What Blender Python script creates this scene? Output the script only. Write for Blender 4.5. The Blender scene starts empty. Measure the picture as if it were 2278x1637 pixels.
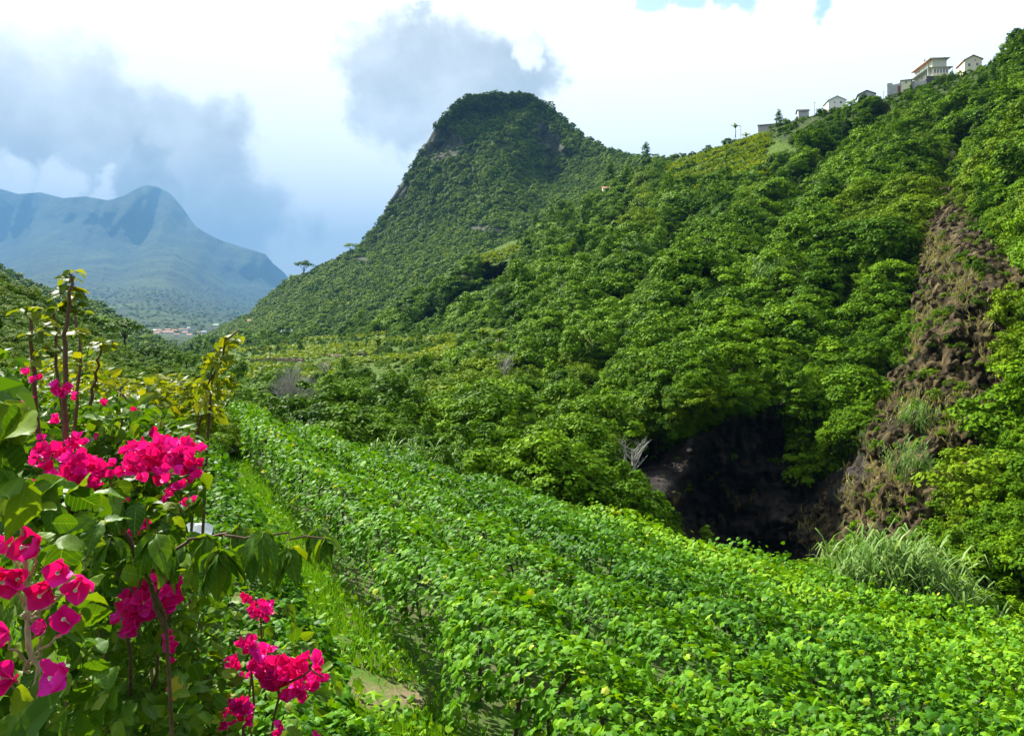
import bpy, math, random
import numpy as np
from mathutils import Matrix, Vector

SC = bpy.context.scene
COL = SC.collection
rnd = random.Random(7)
rng = np.random.default_rng(11)
R = math.radians

# ------------------------------------------------------------------ camera
F, CX, HY = 28.0 / 36.0 * 2278.0, 1139.0, 700.0
cd = bpy.data.cameras.new('camera')
cam = bpy.data.objects.new('camera', cd)
COL.objects.link(cam)
cam.location = (0, 0, 0)
cam.rotation_euler = (R(90), 0, 0)
cd.lens, cd.sensor_width = 28.0, 36.0
cd.shift_y = -(818.5 - HY) / 2278.0
cd.clip_start, cd.clip_end = 0.05, 60000
SC.camera = cam

# ------------------------------------------------------------------ light
SUN_EL, SUN_AZ = 43.0, -40.0          # elevation; azimuth from +Y (view direction), negative = to the left
def node(nt, t, **kw):
    n = nt.nodes.new(t)
    for k, v in kw.items():
        if k.startswith('i_'):
            key = k[2:]
            n.inputs[int(key) if key.isdigit() else key].default_value = v
        else:
            setattr(n, k, v)
    return n

W = bpy.data.worlds.new('World')
SC.world = W
W.use_nodes = True
nt = W.node_tree
nt.nodes.clear()
L = nt.links.new
out = node(nt, 'ShaderNodeOutputWorld')
sky = node(nt, 'ShaderNodeTexSky', sky_type='NISHITA', sun_disc=False)
sky.sun_elevation = R(SUN_EL)
sky.sun_rotation = R(SUN_AZ)
sky.air_density, sky.dust_density = 1.0, 1.5
bgs = node(nt, 'ShaderNodeBackground', i_Strength=0.10)
L(sky.outputs[0], bgs.inputs[0])
bgc = node(nt, 'ShaderNodeBackground')
mixs = node(nt, 'ShaderNodeMixShader')
L(bgs.outputs[0], mixs.inputs[1]); L(bgc.outputs[0], mixs.inputs[2]); L(mixs.outputs[0], out.inputs[0])
tc = node(nt, 'ShaderNodeTexCoord')
def vmath(op, a, b=None):
    n = node(nt, 'ShaderNodeVectorMath', operation=op)
    for i, v in enumerate((a, b)):
        if v is None: continue
        if isinstance(v, (tuple, list)): n.inputs[i].default_value = v
        else: L(v, n.inputs[i])
    return n.outputs['Value'] if op in ('DOT_PRODUCT', 'LENGTH') else n.outputs[0]
def fmath(op, a, b=None, clamp=False):
    n = node(nt, 'ShaderNodeMath', operation=op, use_clamp=clamp)
    for i, v in enumerate((a, b)):
        if v is None: continue
        if isinstance(v, (int, float)): n.inputs[i].default_value = v
        else: L(v, n.inputs[i])
    return n.outputs[0]
def wnoise(scale, detail, vec, rough=0.55, dist=0.0):
    n = node(nt, 'ShaderNodeTexNoise', i_Scale=scale, i_Detail=detail, i_Roughness=rough, i_Distortion=dist)
    L(vec, n.inputs['Vector'])
    return n
dirv = tc.outputs['Generated']
wb = wnoise(5.0, 8.0, dirv, 0.6)
warp = vmath('SUBTRACT', wb.outputs['Color'], (0.5, 0.5, 0.5))
wsc = node(nt, 'ShaderNodeVectorMath', operation='SCALE'); L(warp, wsc.inputs[0]); wsc.inputs['Scale'].default_value = 0.16
wb2 = wnoise(22.0, 6.0, dirv, 0.6)
wsc2 = node(nt, 'ShaderNodeVectorMath', operation='SCALE'); L(vmath('SUBTRACT', wb2.outputs['Color'], (0.5, 0.5, 0.5)), wsc2.inputs[0]); wsc2.inputs['Scale'].default_value = 0.075
dw = vmath('NORMALIZE', vmath('ADD', vmath('ADD', dirv, wsc.outputs[0]), wsc2.outputs[0]))
def dirp(px, py):
    return tuple(Vector(((px - CX) / F, 1.0, (HY - py) / F)).normalized())
def blob(px, py, r_in, r_out):
    """soft patch of the sky round one direction; radii in degrees"""
    d = vmath('DOT_PRODUCT', dw, dirp(px, py))
    n = node(nt, 'ShaderNodeMapRange', interpolation_type='SMOOTHSTEP')
    n.inputs['From Min'].default_value = math.cos(R(r_out)); n.inputs['From Max'].default_value = math.cos(R(r_in))
    L(d, n.inputs['Value'])
    return n.outputs[0]
def vmax(lst):
    o = lst[0]
    for b in lst[1:]: o = fmath('MAXIMUM', o, b)
    return o
# shaded grey cloud masses, first the ones in view, then the same kind of cloud all round the sky
g_front = vmax([blob(905, 140, 2.6, 4.8), blob(1000, 170, 3.0, 4.8), blob(890, 250, 1.8, 3.8), blob(1110, 190, 2.0, 3.9), blob(830, 110, 1.0, 3.2), blob(1180, 140, 0.8, 2.6), blob(940, 70, 1.0, 2.6)])
g_left = vmax([blob(-60, 310, 4.0, 7.5), blob(130, 320, 3.0, 6.5), blob(350, 390, 3.5, 6.5), blob(540, 480, 1.8, 4.2), blob(480, 330, 1.2, 4.0)])
big = wnoise(2.2, 6.0, dirv, 0.55)
sm = wnoise(7.0, 8.0, dirv, 0.6)
g_all = node(nt, 'ShaderNodeMapRange', interpolation_type='SMOOTHSTEP'); L(big.outputs[0], g_all.inputs['Value'])
g_all.inputs['From Min'].default_value, g_all.inputs['From Max'].default_value = 0.42, 0.68
sep = node(nt, 'ShaderNodeSeparateXYZ'); L(dirv, sep.inputs[0])
upm = node(nt, 'ShaderNodeMapRange', interpolation_type='SMOOTHSTEP'); L(sep.outputs['Y'], upm.inputs['Value'])
upm.inputs['From Min'].default_value, upm.inputs['From Max'].default_value = 0.78, 0.45
g_rest = fmath('MULTIPLY', g_all.outputs[0], upm.outputs[0])
strip = vmax([blob(10, 385, 0.7, 1.9), blob(110, 392, 0.5, 1.6), blob(210, 402, 0.3, 1.2), blob(1165, 110, 0.4, 1.5)])
lit = fmath('SUBTRACT', 1.0, fmath('MULTIPLY', strip, 0.85))
grey = fmath('MAXIMUM', fmath('MULTIPLY', g_front, 0.82), fmath('MULTIPLY', vmax([fmath('MULTIPLY', g_left, 0.8), blob(335, 410, 1.6, 3.6), blob(40, 440, 0.8, 1.6), blob(160, 448, 0.8, 1.6), blob(250, 440, 0.9, 1.9)]), 1.0))
grey = fmath('MULTIPLY', grey, lit)
grey = fmath('MAXIMUM', grey, fmath('MULTIPLY', g_rest, 0.95))
det = node(nt, 'ShaderNodeMapRange'); L(sm.outputs[0], det.inputs['Value'])
det.inputs['From Min'].default_value, det.inputs['From Max'].default_value = 0.3, 0.7
det.inputs['To Min'].default_value, det.inputs['To Max'].default_value = 1.2, 0.45
grey = fmath('MULTIPLY', grey, det.outputs[0], clamp=True)
cmix = node(nt, 'ShaderNodeMix', data_type='RGBA')
cmix.inputs['A'].default_value = (0.95, 0.975, 0.99, 1)
cmix.inputs['B'].default_value = (0.34, 0.37, 0.375, 1)
L(grey, cmix.inputs['Factor'])
L(cmix.outputs['Result'], bgc.inputs['Color'])
# clouds are brighter towards the sun than away from it
sdn = tuple((math.sin(R(SUN_AZ)) * math.cos(R(SUN_EL)), math.cos(R(SUN_AZ)) * math.cos(R(SUN_EL)), math.sin(R(SUN_EL))))
glow = node(nt, 'ShaderNodeMapRange', interpolation_type='SMOOTHSTEP'); L(vmath('DOT_PRODUCT', dirv, sdn), glow.inputs['Value'])
glow.inputs['From Min'].default_value, glow.inputs['From Max'].default_value = -0.35, 0.45
glow.inputs['To Min'].default_value, glow.inputs['To Max'].default_value = 0.03, 0.56
L(glow.outputs[0], bgc.inputs['Strength'])
# blue gaps
hole = vmax([blob(1480, -10, 1.2, 1.9), blob(1570, -22, 1.9, 2.6), blob(1670, -22, 1.9, 2.5), blob(1760, -10, 1.0, 1.6), blob(1800, 45, 0.2, 1.0), blob(1600, -210, 4.5, 6)])
hn = node(nt, 'ShaderNodeMapRange', interpolation_type='SMOOTHSTEP'); L(wnoise(3.1, 7.0, vmath('ADD', dirv, (3.1, 1.7, 0.4)), 0.6).outputs[0], hn.inputs['Value'])
hn.inputs['From Min'].default_value, hn.inputs['From Max'].default_value = 0.50, 0.58
upz = node(nt, 'ShaderNodeMapRange', interpolation_type='SMOOTHSTEP'); L(sep.outputs['Y'], upz.inputs['Value'])
upz.inputs['From Min'].default_value, upz.inputs['From Max'].default_value = 0.80, 0.55
hole = fmath('MAXIMUM', hole, fmath('MULTIPLY', hn.outputs[0], upz.outputs[0]))
L(fmath('SUBTRACT', 1.0, hole, clamp=True), mixs.inputs[0])

sl = bpy.data.lights.new('sun', 'SUN')
sl.energy, sl.angle, sl.color = 5.0, R(0.5), (1.0, 0.95, 0.86)
sun = bpy.data.objects.new('sun', sl)
COL.objects.link(sun)
sdir = Vector((math.sin(R(SUN_AZ)) * math.cos(R(SUN_EL)), math.cos(R(SUN_AZ)) * math.cos(R(SUN_EL)), math.sin(R(SUN_EL))))
sun.rotation_euler = sdir.to_track_quat('Z', 'Y').to_euler()
sun.location = (0, 0, 50)

vs = SC.view_settings
SC.display_settings.display_device = 'sRGB'
vs.view_transform, vs.look, vs.exposure, vs.gamma = 'Standard', 'None', 1.85, 1.0
vs.use_curve_mapping = False
SC.render.engine = 'CYCLES'
cy = SC.cycles
cy.max_bounces, cy.diffuse_bounces, cy.glossy_bounces, cy.transmission_bounces, cy.transparent_max_bounces, cy.volume_bounces = 5, 2, 1, 3, 6, 0
cy.use_denoising = True
cy.denoiser = 'OPENIMAGEDENOISE'
cy.denoising_input_passes = 'RGB_ALBEDO_NORMAL'
cy.denoising_prefilter = 'ACCURATE'

# ------------------------------------------------------------------ helpers
def tag(o, label=None, cat=None, group=None, kind=None):
    if label: o['label'] = label
    if cat: o['category'] = cat
    if group: o['group'] = group
    if kind: o['kind'] = kind
    return o
def empty(name, loc, label=None, cat=None, group=None):
    o = bpy.data.objects.new(name, None)
    o.location = loc
    o.empty_display_size = 0.1
    COL.objects.link(o)
    return tag(o, label, cat, group)
def link(name, me, parent=None):
    o = bpy.data.objects.new(name, me)
    COL.objects.link(o)
    if parent is not None: o.parent = parent
    return o
def tri_mesh(name, V, T, mat, tint=None, smooth=False):
    V = np.ascontiguousarray(V, dtype=np.float32).reshape(-1, 3)
    T = np.ascontiguousarray(T, dtype=np.int32)
    k = T.shape[1]
    me = bpy.data.meshes.new(name)
    me.vertices.add(len(V)); me.vertices.foreach_set('co', V.ravel())
    me.loops.add(T.size); me.loops.foreach_set('vertex_index', T.ravel())
    me.polygons.add(len(T)); me.polygons.foreach_set('loop_start', np.arange(0, T.size, k, dtype=np.int32))
    me.polygons.foreach_set('use_smooth', np.full(len(T), smooth))
    if tint is not None:
        a = me.attributes.new('tint', 'FLOAT', 'POINT'); a.data.foreach_set('value', np.ascontiguousarray(tint, dtype=np.float32))
    me.update(calc_edges=True)
    if mat is not None: me.materials.append(mat)
    return me
def U(px, py, d):
    px, py, d = np.asarray(px, float), np.asarray(py, float), np.asarray(d, float)
    return np.stack([(px - CX) / F * d, d + 0 * px, (HY - py) / F * d], -1)
_perm = rng.random((64, 64, 64)).astype(np.float32)
def vnoise(p):
    i = np.floor(p).astype(int); f = p - i; f = f * f * (3 - 2 * f); i &= 63; j = (i + 1) & 63
    x0, y0, z0, x1, y1, z1 = i[..., 0], i[..., 1], i[..., 2], j[..., 0], j[..., 1], j[..., 2]
    fx, fy, fz = f[..., 0], f[..., 1], f[..., 2]
    a = _perm[x0, y0, z0] * (1 - fx) + _perm[x1, y0, z0] * fx
    b = _perm[x0, y1, z0] * (1 - fx) + _perm[x1, y1, z0] * fx
    c = _perm[x0, y0, z1] * (1 - fx) + _perm[x1, y0, z1] * fx
    d = _perm[x0, y1, z1] * (1 - fx) + _perm[x1, y1, z1] * fx
    return ((a * (1 - fy) + b * fy) * (1 - fz) + (c * (1 - fy) + d * fy) * fz) * 2 - 1
def fbm(p, oct=4, gain=0.5):
    s, a, t = 0, 1.0, 0
    for k in range(oct):
        s = s + a * vnoise(p * 2 ** k + 17.3 * k); t += a; a *= gain
    return s / t
def ridged(p, oct=4):
    s, a, t = 0, 1.0, 0
    for k in range(oct):
        s = s + a * (1 - np.abs(vnoise(p * 2 ** k + 9.1 * k)) * 2); t += a; a *= 0.5
    return s / t
def inpoly(px, py, poly):
    px, py = np.asarray(px, float), np.asarray(py, float)
    r = np.zeros(px.shape, bool)
    n = len(poly)
    for i in range(n):
        x0, y0 = poly[i]; x1, y1 = poly[(i + 1) % n]
        if y0 == y1: continue
        c = ((y0 > py) != (y1 > py)) & (px < (x1 - x0) * (py - y0) / (y1 - y0) + x0)
        r ^= c
    return r
def tps_fit(pts):
    P = np.array([(p[0] / 500, p[1] / 500) for p in pts]); v = np.log([p[2] for p in pts])
    n = len(P); d = np.linalg.norm(P[:, None] - P[None], axis=-1)
    K = np.where(d > 0, d * d * np.log(d + 1e-12), 0) + np.eye(n) * 0.002
    A = np.zeros((n + 3, n + 3)); A[:n, :n] = K; A[:n, n] = A[n, :n] = 1; A[:n, n + 1:] = P; A[n + 1:, :n] = P.T
    w = np.linalg.solve(A, np.concatenate([v, [0, 0, 0]]))
    def ev(px, py):
        px, py = np.asarray(px, float), np.asarray(py, float)
        sh = px.shape; q = np.stack([px.ravel() / 500, py.ravel() / 500], -1)
        d = np.linalg.norm(q[:, None] - P[None], axis=-1)
        return np.exp(np.where(d > 0, d * d * np.log(d + 1e-12), 0) @ w[:n] + w[n] + q @ w[n + 1:]).reshape(sh)
    return ev
def interp(line):
    xs, ys = [p[0] for p in line], [p[1] for p in line]
    return lambda x: np.interp(x, xs, ys)

# ------------------------------------------------------------------ materials
def newmat(name):
    m = bpy.data.materials.new(name); m.use_nodes = True
    m.node_tree.nodes.clear()
    return m
def leaf_mat(name, dark, mid, light, trans, tfac=0.35, rough=0.5, spec=0.12, accent=None, veins=False):
    """two-sided leaf: colour varies from plant to plant and from leaf to leaf"""
    m = newmat(name); t = m.node_tree; K = t.links.new
    o = node(t, 'ShaderNodeOutputMaterial')
    at = node(t, 'ShaderNodeAttribute', attribute_name='tint')
    oi = node(t, 'ShaderNodeObjectInfo')
    a1 = node(t, 'ShaderNodeMath', operation='MULTIPLY', i_1=0.45); K(oi.outputs['Random'], a1.inputs[0])
    a2 = node(t, 'ShaderNodeMath', operation='MULTIPLY_ADD', i_1=0.6); K(at.outputs['Fac'], a2.inputs[0]); K(a1.outputs[0], a2.inputs[2])
    cr = node(t, 'ShaderNodeValToRGB')
    e = cr.color_ramp.elements
    e[0].position, e[0].color = 0.08, (*dark, 1)
    e[1].position, e[1].color = 0.95, (*light, 1)
    x = e.new(0.5); x.color = (*mid, 1)
    if accent:
        x = e.new(0.99); x.color = (*accent, 1)
    K(a2.outputs[0], cr.inputs[0])
    p = node(t, 'ShaderNodeBsdfPrincipled', i_Roughness=rough)
    p.inputs['Specular IOR Level'].default_value = spec
    col = cr.outputs[0]
    if veins:                       # midrib and side veins, blotches and brown specks, in the leaf's own coordinates
        tcn = node(t, 'ShaderNodeTexCoord'); sx = node(t, 'ShaderNodeSeparateXYZ'); K(tcn.outputs['Object'], sx.inputs[0])
        def mt(op, a, b=None, c=None):
            n = node(t, 'ShaderNodeMath', operation=op)
            for i, v in enumerate((a, b, c)):
                if v is None: continue
                if isinstance(v, (int, float)): n.inputs[i].default_value = v
                else: K(v, n.inputs[i])
            return n.outputs[0]
        ax = mt('ABSOLUTE', sx.outputs['X'])
        fr = mt('FRACT', mt('MULTIPLY', mt('SUBTRACT', sx.outputs['Y'], mt('MULTIPLY', ax, 0.8)), 7.0))
        side = mt('LESS_THAN', mt('ABSOLUTE', mt('SUBTRACT', fr, 0.5)), 0.075)
        vein = mt('MAXIMUM', mt('LESS_THAN', ax, 0.011), mt('MULTIPLY', side, 0.55))
        nz = node(t, 'ShaderNodeTexNoise', i_Scale=6.0, i_Detail=4.0); K(tcn.outputs['Object'], nz.inputs['Vector'])
        vm = node(t, 'ShaderNodeMix', data_type='RGBA'); K(mt('MULTIPLY', vein, 0.45), vm.inputs['Factor']); K(col, vm.inputs['A']); vm.inputs['B'].default_value = (0.22, 0.32, 0.05, 1)
        bl = node(t, 'ShaderNodeMapRange'); K(nz.outputs[0], bl.inputs['Value'])
        bl.inputs['From Min'].default_value, bl.inputs['From Max'].default_value = 0.66, 0.74
        bm_ = node(t, 'ShaderNodeMix', data_type='RGBA'); K(mt('MULTIPLY', bl.outputs[0], 0.7), bm_.inputs['Factor']); K(vm.outputs['Result'], bm_.inputs['A']); bm_.inputs['B'].default_value = (0.20, 0.15, 0.03, 1)
        col = bm_.outputs['Result']
    K(col, p.inputs['Base Color'])
    tr = node(t, 'ShaderNodeBsdfTranslucent')
    mx = node(t, 'ShaderNodeMix', data_type='RGBA', blend_type='MULTIPLY'); mx.inputs['Factor'].default_value = 1.0
    K(col, mx.inputs['A']); mx.inputs['B'].default_value = (*trans, 1)
    K(mx.outputs['Result'], tr.inputs[0])
    ms = node(t, 'ShaderNodeMixShader', i_0=tfac)
    K(p.outputs[0], ms.inputs[1]); K(tr.outputs[0], ms.inputs[2]); K(ms.outputs[0], o.inputs[0])
    return m
def ground_mat(name, stops, scale, rough=0.95, bump=0.3, detail=8.0, stretch=(1, 1, 1), attr=None, attr_stops=None, bscale=None, ascale=3.0):
    m = newmat(name); t = m.node_tree; K = t.links.new
    o = node(t, 'ShaderNodeOutputMaterial')
    tcn = node(t, 'ShaderNodeTexCoord'); mp = node(t, 'ShaderNodeMapping'); mp.inputs['Scale'].default_value = stretch
    K(tcn.outputs['Object'], mp.inputs[0])
    def ramp(st, sc):
        n = node(t, 'ShaderNodeTexNoise', i_Scale=sc, i_Detail=detail, i_Roughness=0.62); K(mp.outputs[0], n.inputs['Vector'])
        cr = node(t, 'ShaderNodeValToRGB'); e = cr.color_ramp.elements
        e[0].position, e[0].color = st[0][0], (*st[0][1], 1); e[1].position, e[1].color = st[-1][0], (*st[-1][1], 1)
        for q in st[1:-1]:
            x = e.new(q[0]); x.color = (*q[1], 1)
        K(n.outputs[0], cr.inputs[0]); return n, cr
    n, cr = ramp(stops, scale)
    col = cr.outputs[0]
    if attr:
        for an, ast in zip(attr, attr_stops):
            n2, cr2 = ramp(ast, scale * ascale)
            at = node(t, 'ShaderNodeAttribute', attribute_name=an)
            mx = node(t, 'ShaderNodeMix', data_type='RGBA'); K(at.outputs['Fac'], mx.inputs['Factor'])
            K(col, mx.inputs['A']); K(cr2.outputs[0], mx.inputs['B']); col = mx.outputs['Result']
    p = node(t, 'ShaderNodeBsdfPrincipled', i_Roughness=rough); p.inputs['Specular IOR Level'].default_value = 0.1
    K(col, p.inputs['Base Color'])
    nb = node(t, 'ShaderNodeTexNoise', i_Scale=bscale or scale * 4, i_Detail=6.0, i_Roughness=0.65); K(mp.outputs[0], nb.inputs['Vector'])
    b = node(t, 'ShaderNodeBump', i_Strength=bump, i_Distance=1.0 / (bscale or scale * 4)); K(nb.outputs[0], b.inputs['Height']); K(b.outputs[0], p.inputs['Normal'])
    K(p.outputs[0], o.inputs[0])
    return m
def plain_mat(name, c, rough=0.7, var=0.15, scale=3.0, spec=0.3, metallic=0.0):
    m = newmat(name); t = m.node_tree; K = t.links.new
    o = node(t, 'ShaderNodeOutputMaterial'); tcn = node(t, 'ShaderNodeTexCoord')
    n = node(t, 'ShaderNodeTexNoise', i_Scale=scale, i_Detail=6.0, i_Roughness=0.6); K(tcn.outputs['Object'], n.inputs['Vector'])
    cr = node(t, 'ShaderNodeValToRGB'); e = cr.color_ramp.elements
    e[0].position, e[0].color = 0.3, (*[max(0, v * (1 - var)) for v in c], 1)
    e[1].position, e[1].color = 0.7, (*[min(1, v * (1 + var)) for v in c], 1)
    K(n.outputs[0], cr.inputs[0])
    p = node(t, 'ShaderNodeBsdfPrincipled', i_Roughness=rough, i_Metallic=metallic); p.inputs['Specular IOR Level'].default_value = spec
    K(cr.outputs[0], p.inputs['Base Color']); K(p.outputs[0], o.inputs[0])
    return m

M = {}
M['shrub'] = leaf_mat('shrub_leaves', (0.013, 0.044, 0.0015), (0.070, 0.155, 0.003), (0.170, 0.305, 0.005), (1.5, 1.3, 0.3), 0.13, spec=0.02)
M['shrub_yellow'] = leaf_mat('yellowish_shrub_leaves', (0.034, 0.080, 0.003), (0.095, 0.175, 0.004), (0.200, 0.290, 0.006), (1.5, 1.25, 0.3), 0.14, spec=0.02)
M['forest'] = leaf_mat('forest_leaves', (0.022, 0.060, 0.002), (0.090, 0.180, 0.004), (0.260, 0.345, 0.006), (1.4, 1.3, 0.3), 0.10, spec=0.02)
M['vine'] = leaf_mat('vine_leaves', (0.016, 0.075, 0.002), (0.082, 0.225, 0.005), (0.215, 0.380, 0.009), (1.6, 1.35, 0.3), 0.27, 0.5, 0.07, accent=(0.36, 0.36, 0.04))
M['crop'] = leaf_mat('terrace_crop_leaves', (0.05, 0.11, 0.003), (0.12, 0.19, 0.005), (0.21, 0.27, 0.008), (1.4, 1.2, 0.3), 0.3, spec=0.03)
M['bush'] = leaf_mat('bougainvillea_leaves', (0.018, 0.065, 0.003), (0.060, 0.145, 0.005), (0.160, 0.235, 0.008), (1.7, 1.5, 0.3), 0.32, 0.5, 0.12, accent=(0.38, 0.28, 0.03), veins=True)
M['bush_yellow'] = leaf_mat('sunburnt_bougainvillea_leaves', (0.035, 0.085, 0.004), (0.10, 0.165, 0.006), (0.23, 0.25, 0.010), (1.6, 1.3, 0.3), 0.42, 0.5, 0.12, accent=(0.52, 0.26, 0.03), veins=True)
M['bract'] = leaf_mat('bougainvillea_bracts', (0.60, 0.003, 0.10), (0.80, 0.010, 0.30), (0.88, 0.030, 0.52), (1.0, 0.4, 0.38), 0.34, 0.5, 0.15)
M['reed'] = leaf_mat('reed_leaves', (0.05, 0.13, 0.018), (0.11, 0.22, 0.04), (0.23, 0.33, 0.09), (1.2, 1.2, 0.7), 0.3, 0.5, 0.12)
M['grass'] = leaf_mat('grass_blades', (0.045, 0.15, 0.005), (0.095, 0.235, 0.007), (0.17, 0.30, 0.010), (1.4, 1.3, 0.5), 0.35)
M['drygrass'] = leaf_mat('dry_grass_blades', (0.10, 0.13, 0.03), (0.20, 0.20, 0.06), (0.30, 0.27, 0.11), (1.2, 1.1, 0.7), 0.3)
M['bark'] = plain_mat('bark', (0.06, 0.045, 0.03), 0.9, 0.4, 20)
M['stem'] = plain_mat('brown_twig', (0.10, 0.055, 0.03), 0.8, 0.4, 60)
M['stem_light'] = plain_mat('pale_twig', (0.34, 0.27, 0.15), 0.8, 0.3, 60)
M['grey_twig'] = plain_mat('grey_twig', (0.30, 0.29, 0.26), 0.9, 0.3, 20)
M['flower_tube'] = plain_mat('cream_flower_tube', (0.8, 0.75, 0.55), 0.6, 0.1, 50)
M['white_wall'] = plain_mat('white_render_wall', (0.78, 0.77, 0.72), 0.85, 0.06, 1.5)
M['cream_wall'] = plain_mat('cream_render_wall', (0.74, 0.68, 0.50), 0.85, 0.08, 1.5)
M['grey_wall'] = plain_mat('grey_block_wall', (0.40, 0.40, 0.40), 0.9, 0.2, 1.2)
M['dark_stone'] = plain_mat('dark_basalt_wall', (0.10, 0.10, 0.105), 0.95, 0.45, 1.5)
M['tile_roof'] = plain_mat('clay_tile_roof', (0.34, 0.16, 0.10), 0.85, 0.3, 2)
M['dark_roof'] = plain_mat('dark_roof', (0.05, 0.05, 0.055), 0.8, 0.3, 2)
M['pale_roof'] = plain_mat('pale_green_roof_edge', (0.35, 0.42, 0.36), 0.8, 0.15, 2)
M['glass'] = plain_mat('window_glass', (0.03, 0.035, 0.04), 0.12, 0.2, 2, 0.6)
M['frame'] = plain_mat('white_window_frame', (0.8, 0.8, 0.78), 0.6, 0.04, 5)
M['door'] = plain_mat('brown_door', (0.18, 0.08, 0.05), 0.7, 0.2, 4)
M['plastic'] = plain_mat('white_plastic', (0.82, 0.83, 0.82), 0.4, 0.05, 20)
ROCK = [(0.38, (0.009, 0.008, 0.004)), (0.49, (0.042, 0.032, 0.014)), (0.60, (0.100, 0.074, 0.032)), (0.76, (0.23, 0.18, 0.095))]
SOILG = [(0.3, (0.014, 0.024, 0.006)), (0.5, (0.03, 0.055, 0.010)), (0.7, (0.07, 0.085, 0.022))]
TERR = [(0.3, (0.022, 0.055, 0.004)), (0.5, (0.050, 0.100, 0.006)), (0.68, (0.12, 0.145, 0.016))]
SHADED_DARKROCK = [(0.3, (0.012, 0.011, 0.010)), (0.5, (0.030, 0.026, 0.022)), (0.75, (0.085, 0.072, 0.058))]  # dark rock of the hollow, colour lowered further to paint in its shade
M['hill'] = ground_mat('hillside_ground', SOILG, 0.35, attr=('rock', 'hollow', 'terrace'), attr_stops=(ROCK, SHADED_DARKROCK, TERR), bump=0.9, bscale=0.9, ascale=2.0)
M['peak'] = ground_mat('mountain_ground', [(0.3, (0.016, 0.03, 0.007)), (0.5, (0.035, 0.065, 0.012)), (0.72, (0.075, 0.11, 0.02))], 0.03, attr=('rock',),
                       attr_stops=([(0.3, (0.022, 0.026, 0.018)), (0.5, (0.055, 0.06, 0.04)), (0.7, (0.11, 0.11, 0.08))],), bump=0.6, bscale=0.12)
M['far'] = ground_mat('far_mountain_ground', [(0.32, (0.012, 0.022, 0.010)), (0.5, (0.03, 0.05, 0.015)), (0.66, (0.065, 0.10, 0.025))], 0.002, bump=0.8, bscale=0.008)
M['field'] = ground_mat('field_ground', [(0.3, (0.025, 0.05, 0.010)), (0.5, (0.05, 0.10, 0.016)), (0.68, (0.11, 0.10, 0.05))], 0.9, bump=0.5, bscale=6)
M['path'] = ground_mat('grassy_path_ground', [(0.3, (0.03, 0.09, 0.008)), (0.46, (0.06, 0.12, 0.012)), (0.60, (0.17, 0.135, 0.075))], 0.9, bump=0.4, bscale=9)

M['cliffrock'] = ground_mat('cliff_rock', ROCK, 1.2, bump=0.8, bscale=4)

# ------------------------------------------------------------------ terrain patches
def patch(name, top, bottom, ctrl, x0, x1, nx, ny, noise, mat, attrs=None, back=5, vpow=1.0):
    ev = tps_fit(ctrl)
    tf, bf = interp(top), interp(bottom)
    px = np.linspace(x0, x1, nx)[None, :].repeat(ny, 0)
    v = (np.linspace(0, 1, ny) ** vpow)[:, None]
    py = tf(px) * (1 - v) + bf(px) * v
    def at(px, py):
        px, py = np.asarray(px, float), np.asarray(py, float)
        d = ev(px, py)
        return U(px, py, d * (1 + noise(px, py, d)))
    V = at(px, py)
    rows = [V]
    bk = []
    for k in range(back, 0, -1):               # the far side of the ridge, going back and down
        q = V[0] + np.array([0, 1, -0.35]) * (V[0][:, 1:2] * 0.06 * k ** 1.4)
        q[:, 0] *= 1 + 0.05 * k
        bk.append(q)
    Vall = np.concatenate([np.array(bk), V], 0) if bk else V
    NY = Vall.shape[0]
    idx = np.arange(NY * nx).reshape(NY, nx)
    T = np.stack([idx[:-1, :-1], idx[1:, :-1], idx[1:, 1:], idx[:-1, 1:]], -1).reshape(-1, 4)
    me = tri_mesh(name, Vall, T, mat, smooth=True)
    pxa = np.concatenate([px[:1].repeat(len(bk), 0), px], 0); pya = np.concatenate([py[:1].repeat(len(bk), 0), py], 0)
    for an, fn in (attrs or {}).items():
        a = me.attributes.new(an, 'FLOAT', 'POINT'); a.data.foreach_set('value', fn(pxa, pya).astype(np.float32).ravel())
    o = link(name, me); tag(o, kind='structure')
    return o, at, dict(V=V, px=px, py=py)
def scatter(g, n, dens, seed):
    """n random points on a patch, evenly per real area times dens(px, py, d)"""
    r = np.random.default_rng(seed)
    V, px, py = g['V'], g['px'], g['py']
    a, b, c, d = V[:-1, :-1], V[1:, :-1], V[1:, 1:], V[:-1, 1:]
    nn = np.cross(c - a, b - d); ar = np.linalg.norm(nn, axis=-1) * 0.5
    w = ar * dens(px[:-1, :-1], py[:-1, :-1], a[..., 1]); w = np.clip(w, 0, None).ravel()
    k = r.choice(len(w), n, p=w / w.sum())
    s, t = r.random(n), r.random(n)
    def bil(A, B, C, D):
        A, B, C, D = [q.reshape(len(w), -1)[k] for q in (A, B, C, D)]
        return A * ((1 - s) * (1 - t))[:, None] + B * ((1 - s) * t)[:, None] + C * (s * t)[:, None] + D * (s * (1 - t))[:, None]
    P = bil(a, b, c, d)
    Q = bil(*[np.stack([px[i, j], py[i, j]], -1) for i, j in ((slice(0, -1), slice(0, -1)), (slice(1, None), slice(0, -1)), (slice(1, None), slice(1, None)), (slice(0, -1), slice(1, None)))])
    N = nn.reshape(-1, 3)[k]; N /= np.linalg.norm(N, axis=1)[:, None] + 1e-9
    N *= np.sign(N[:, 2:3] + 1e-9)
    return P, Q, N

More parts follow.
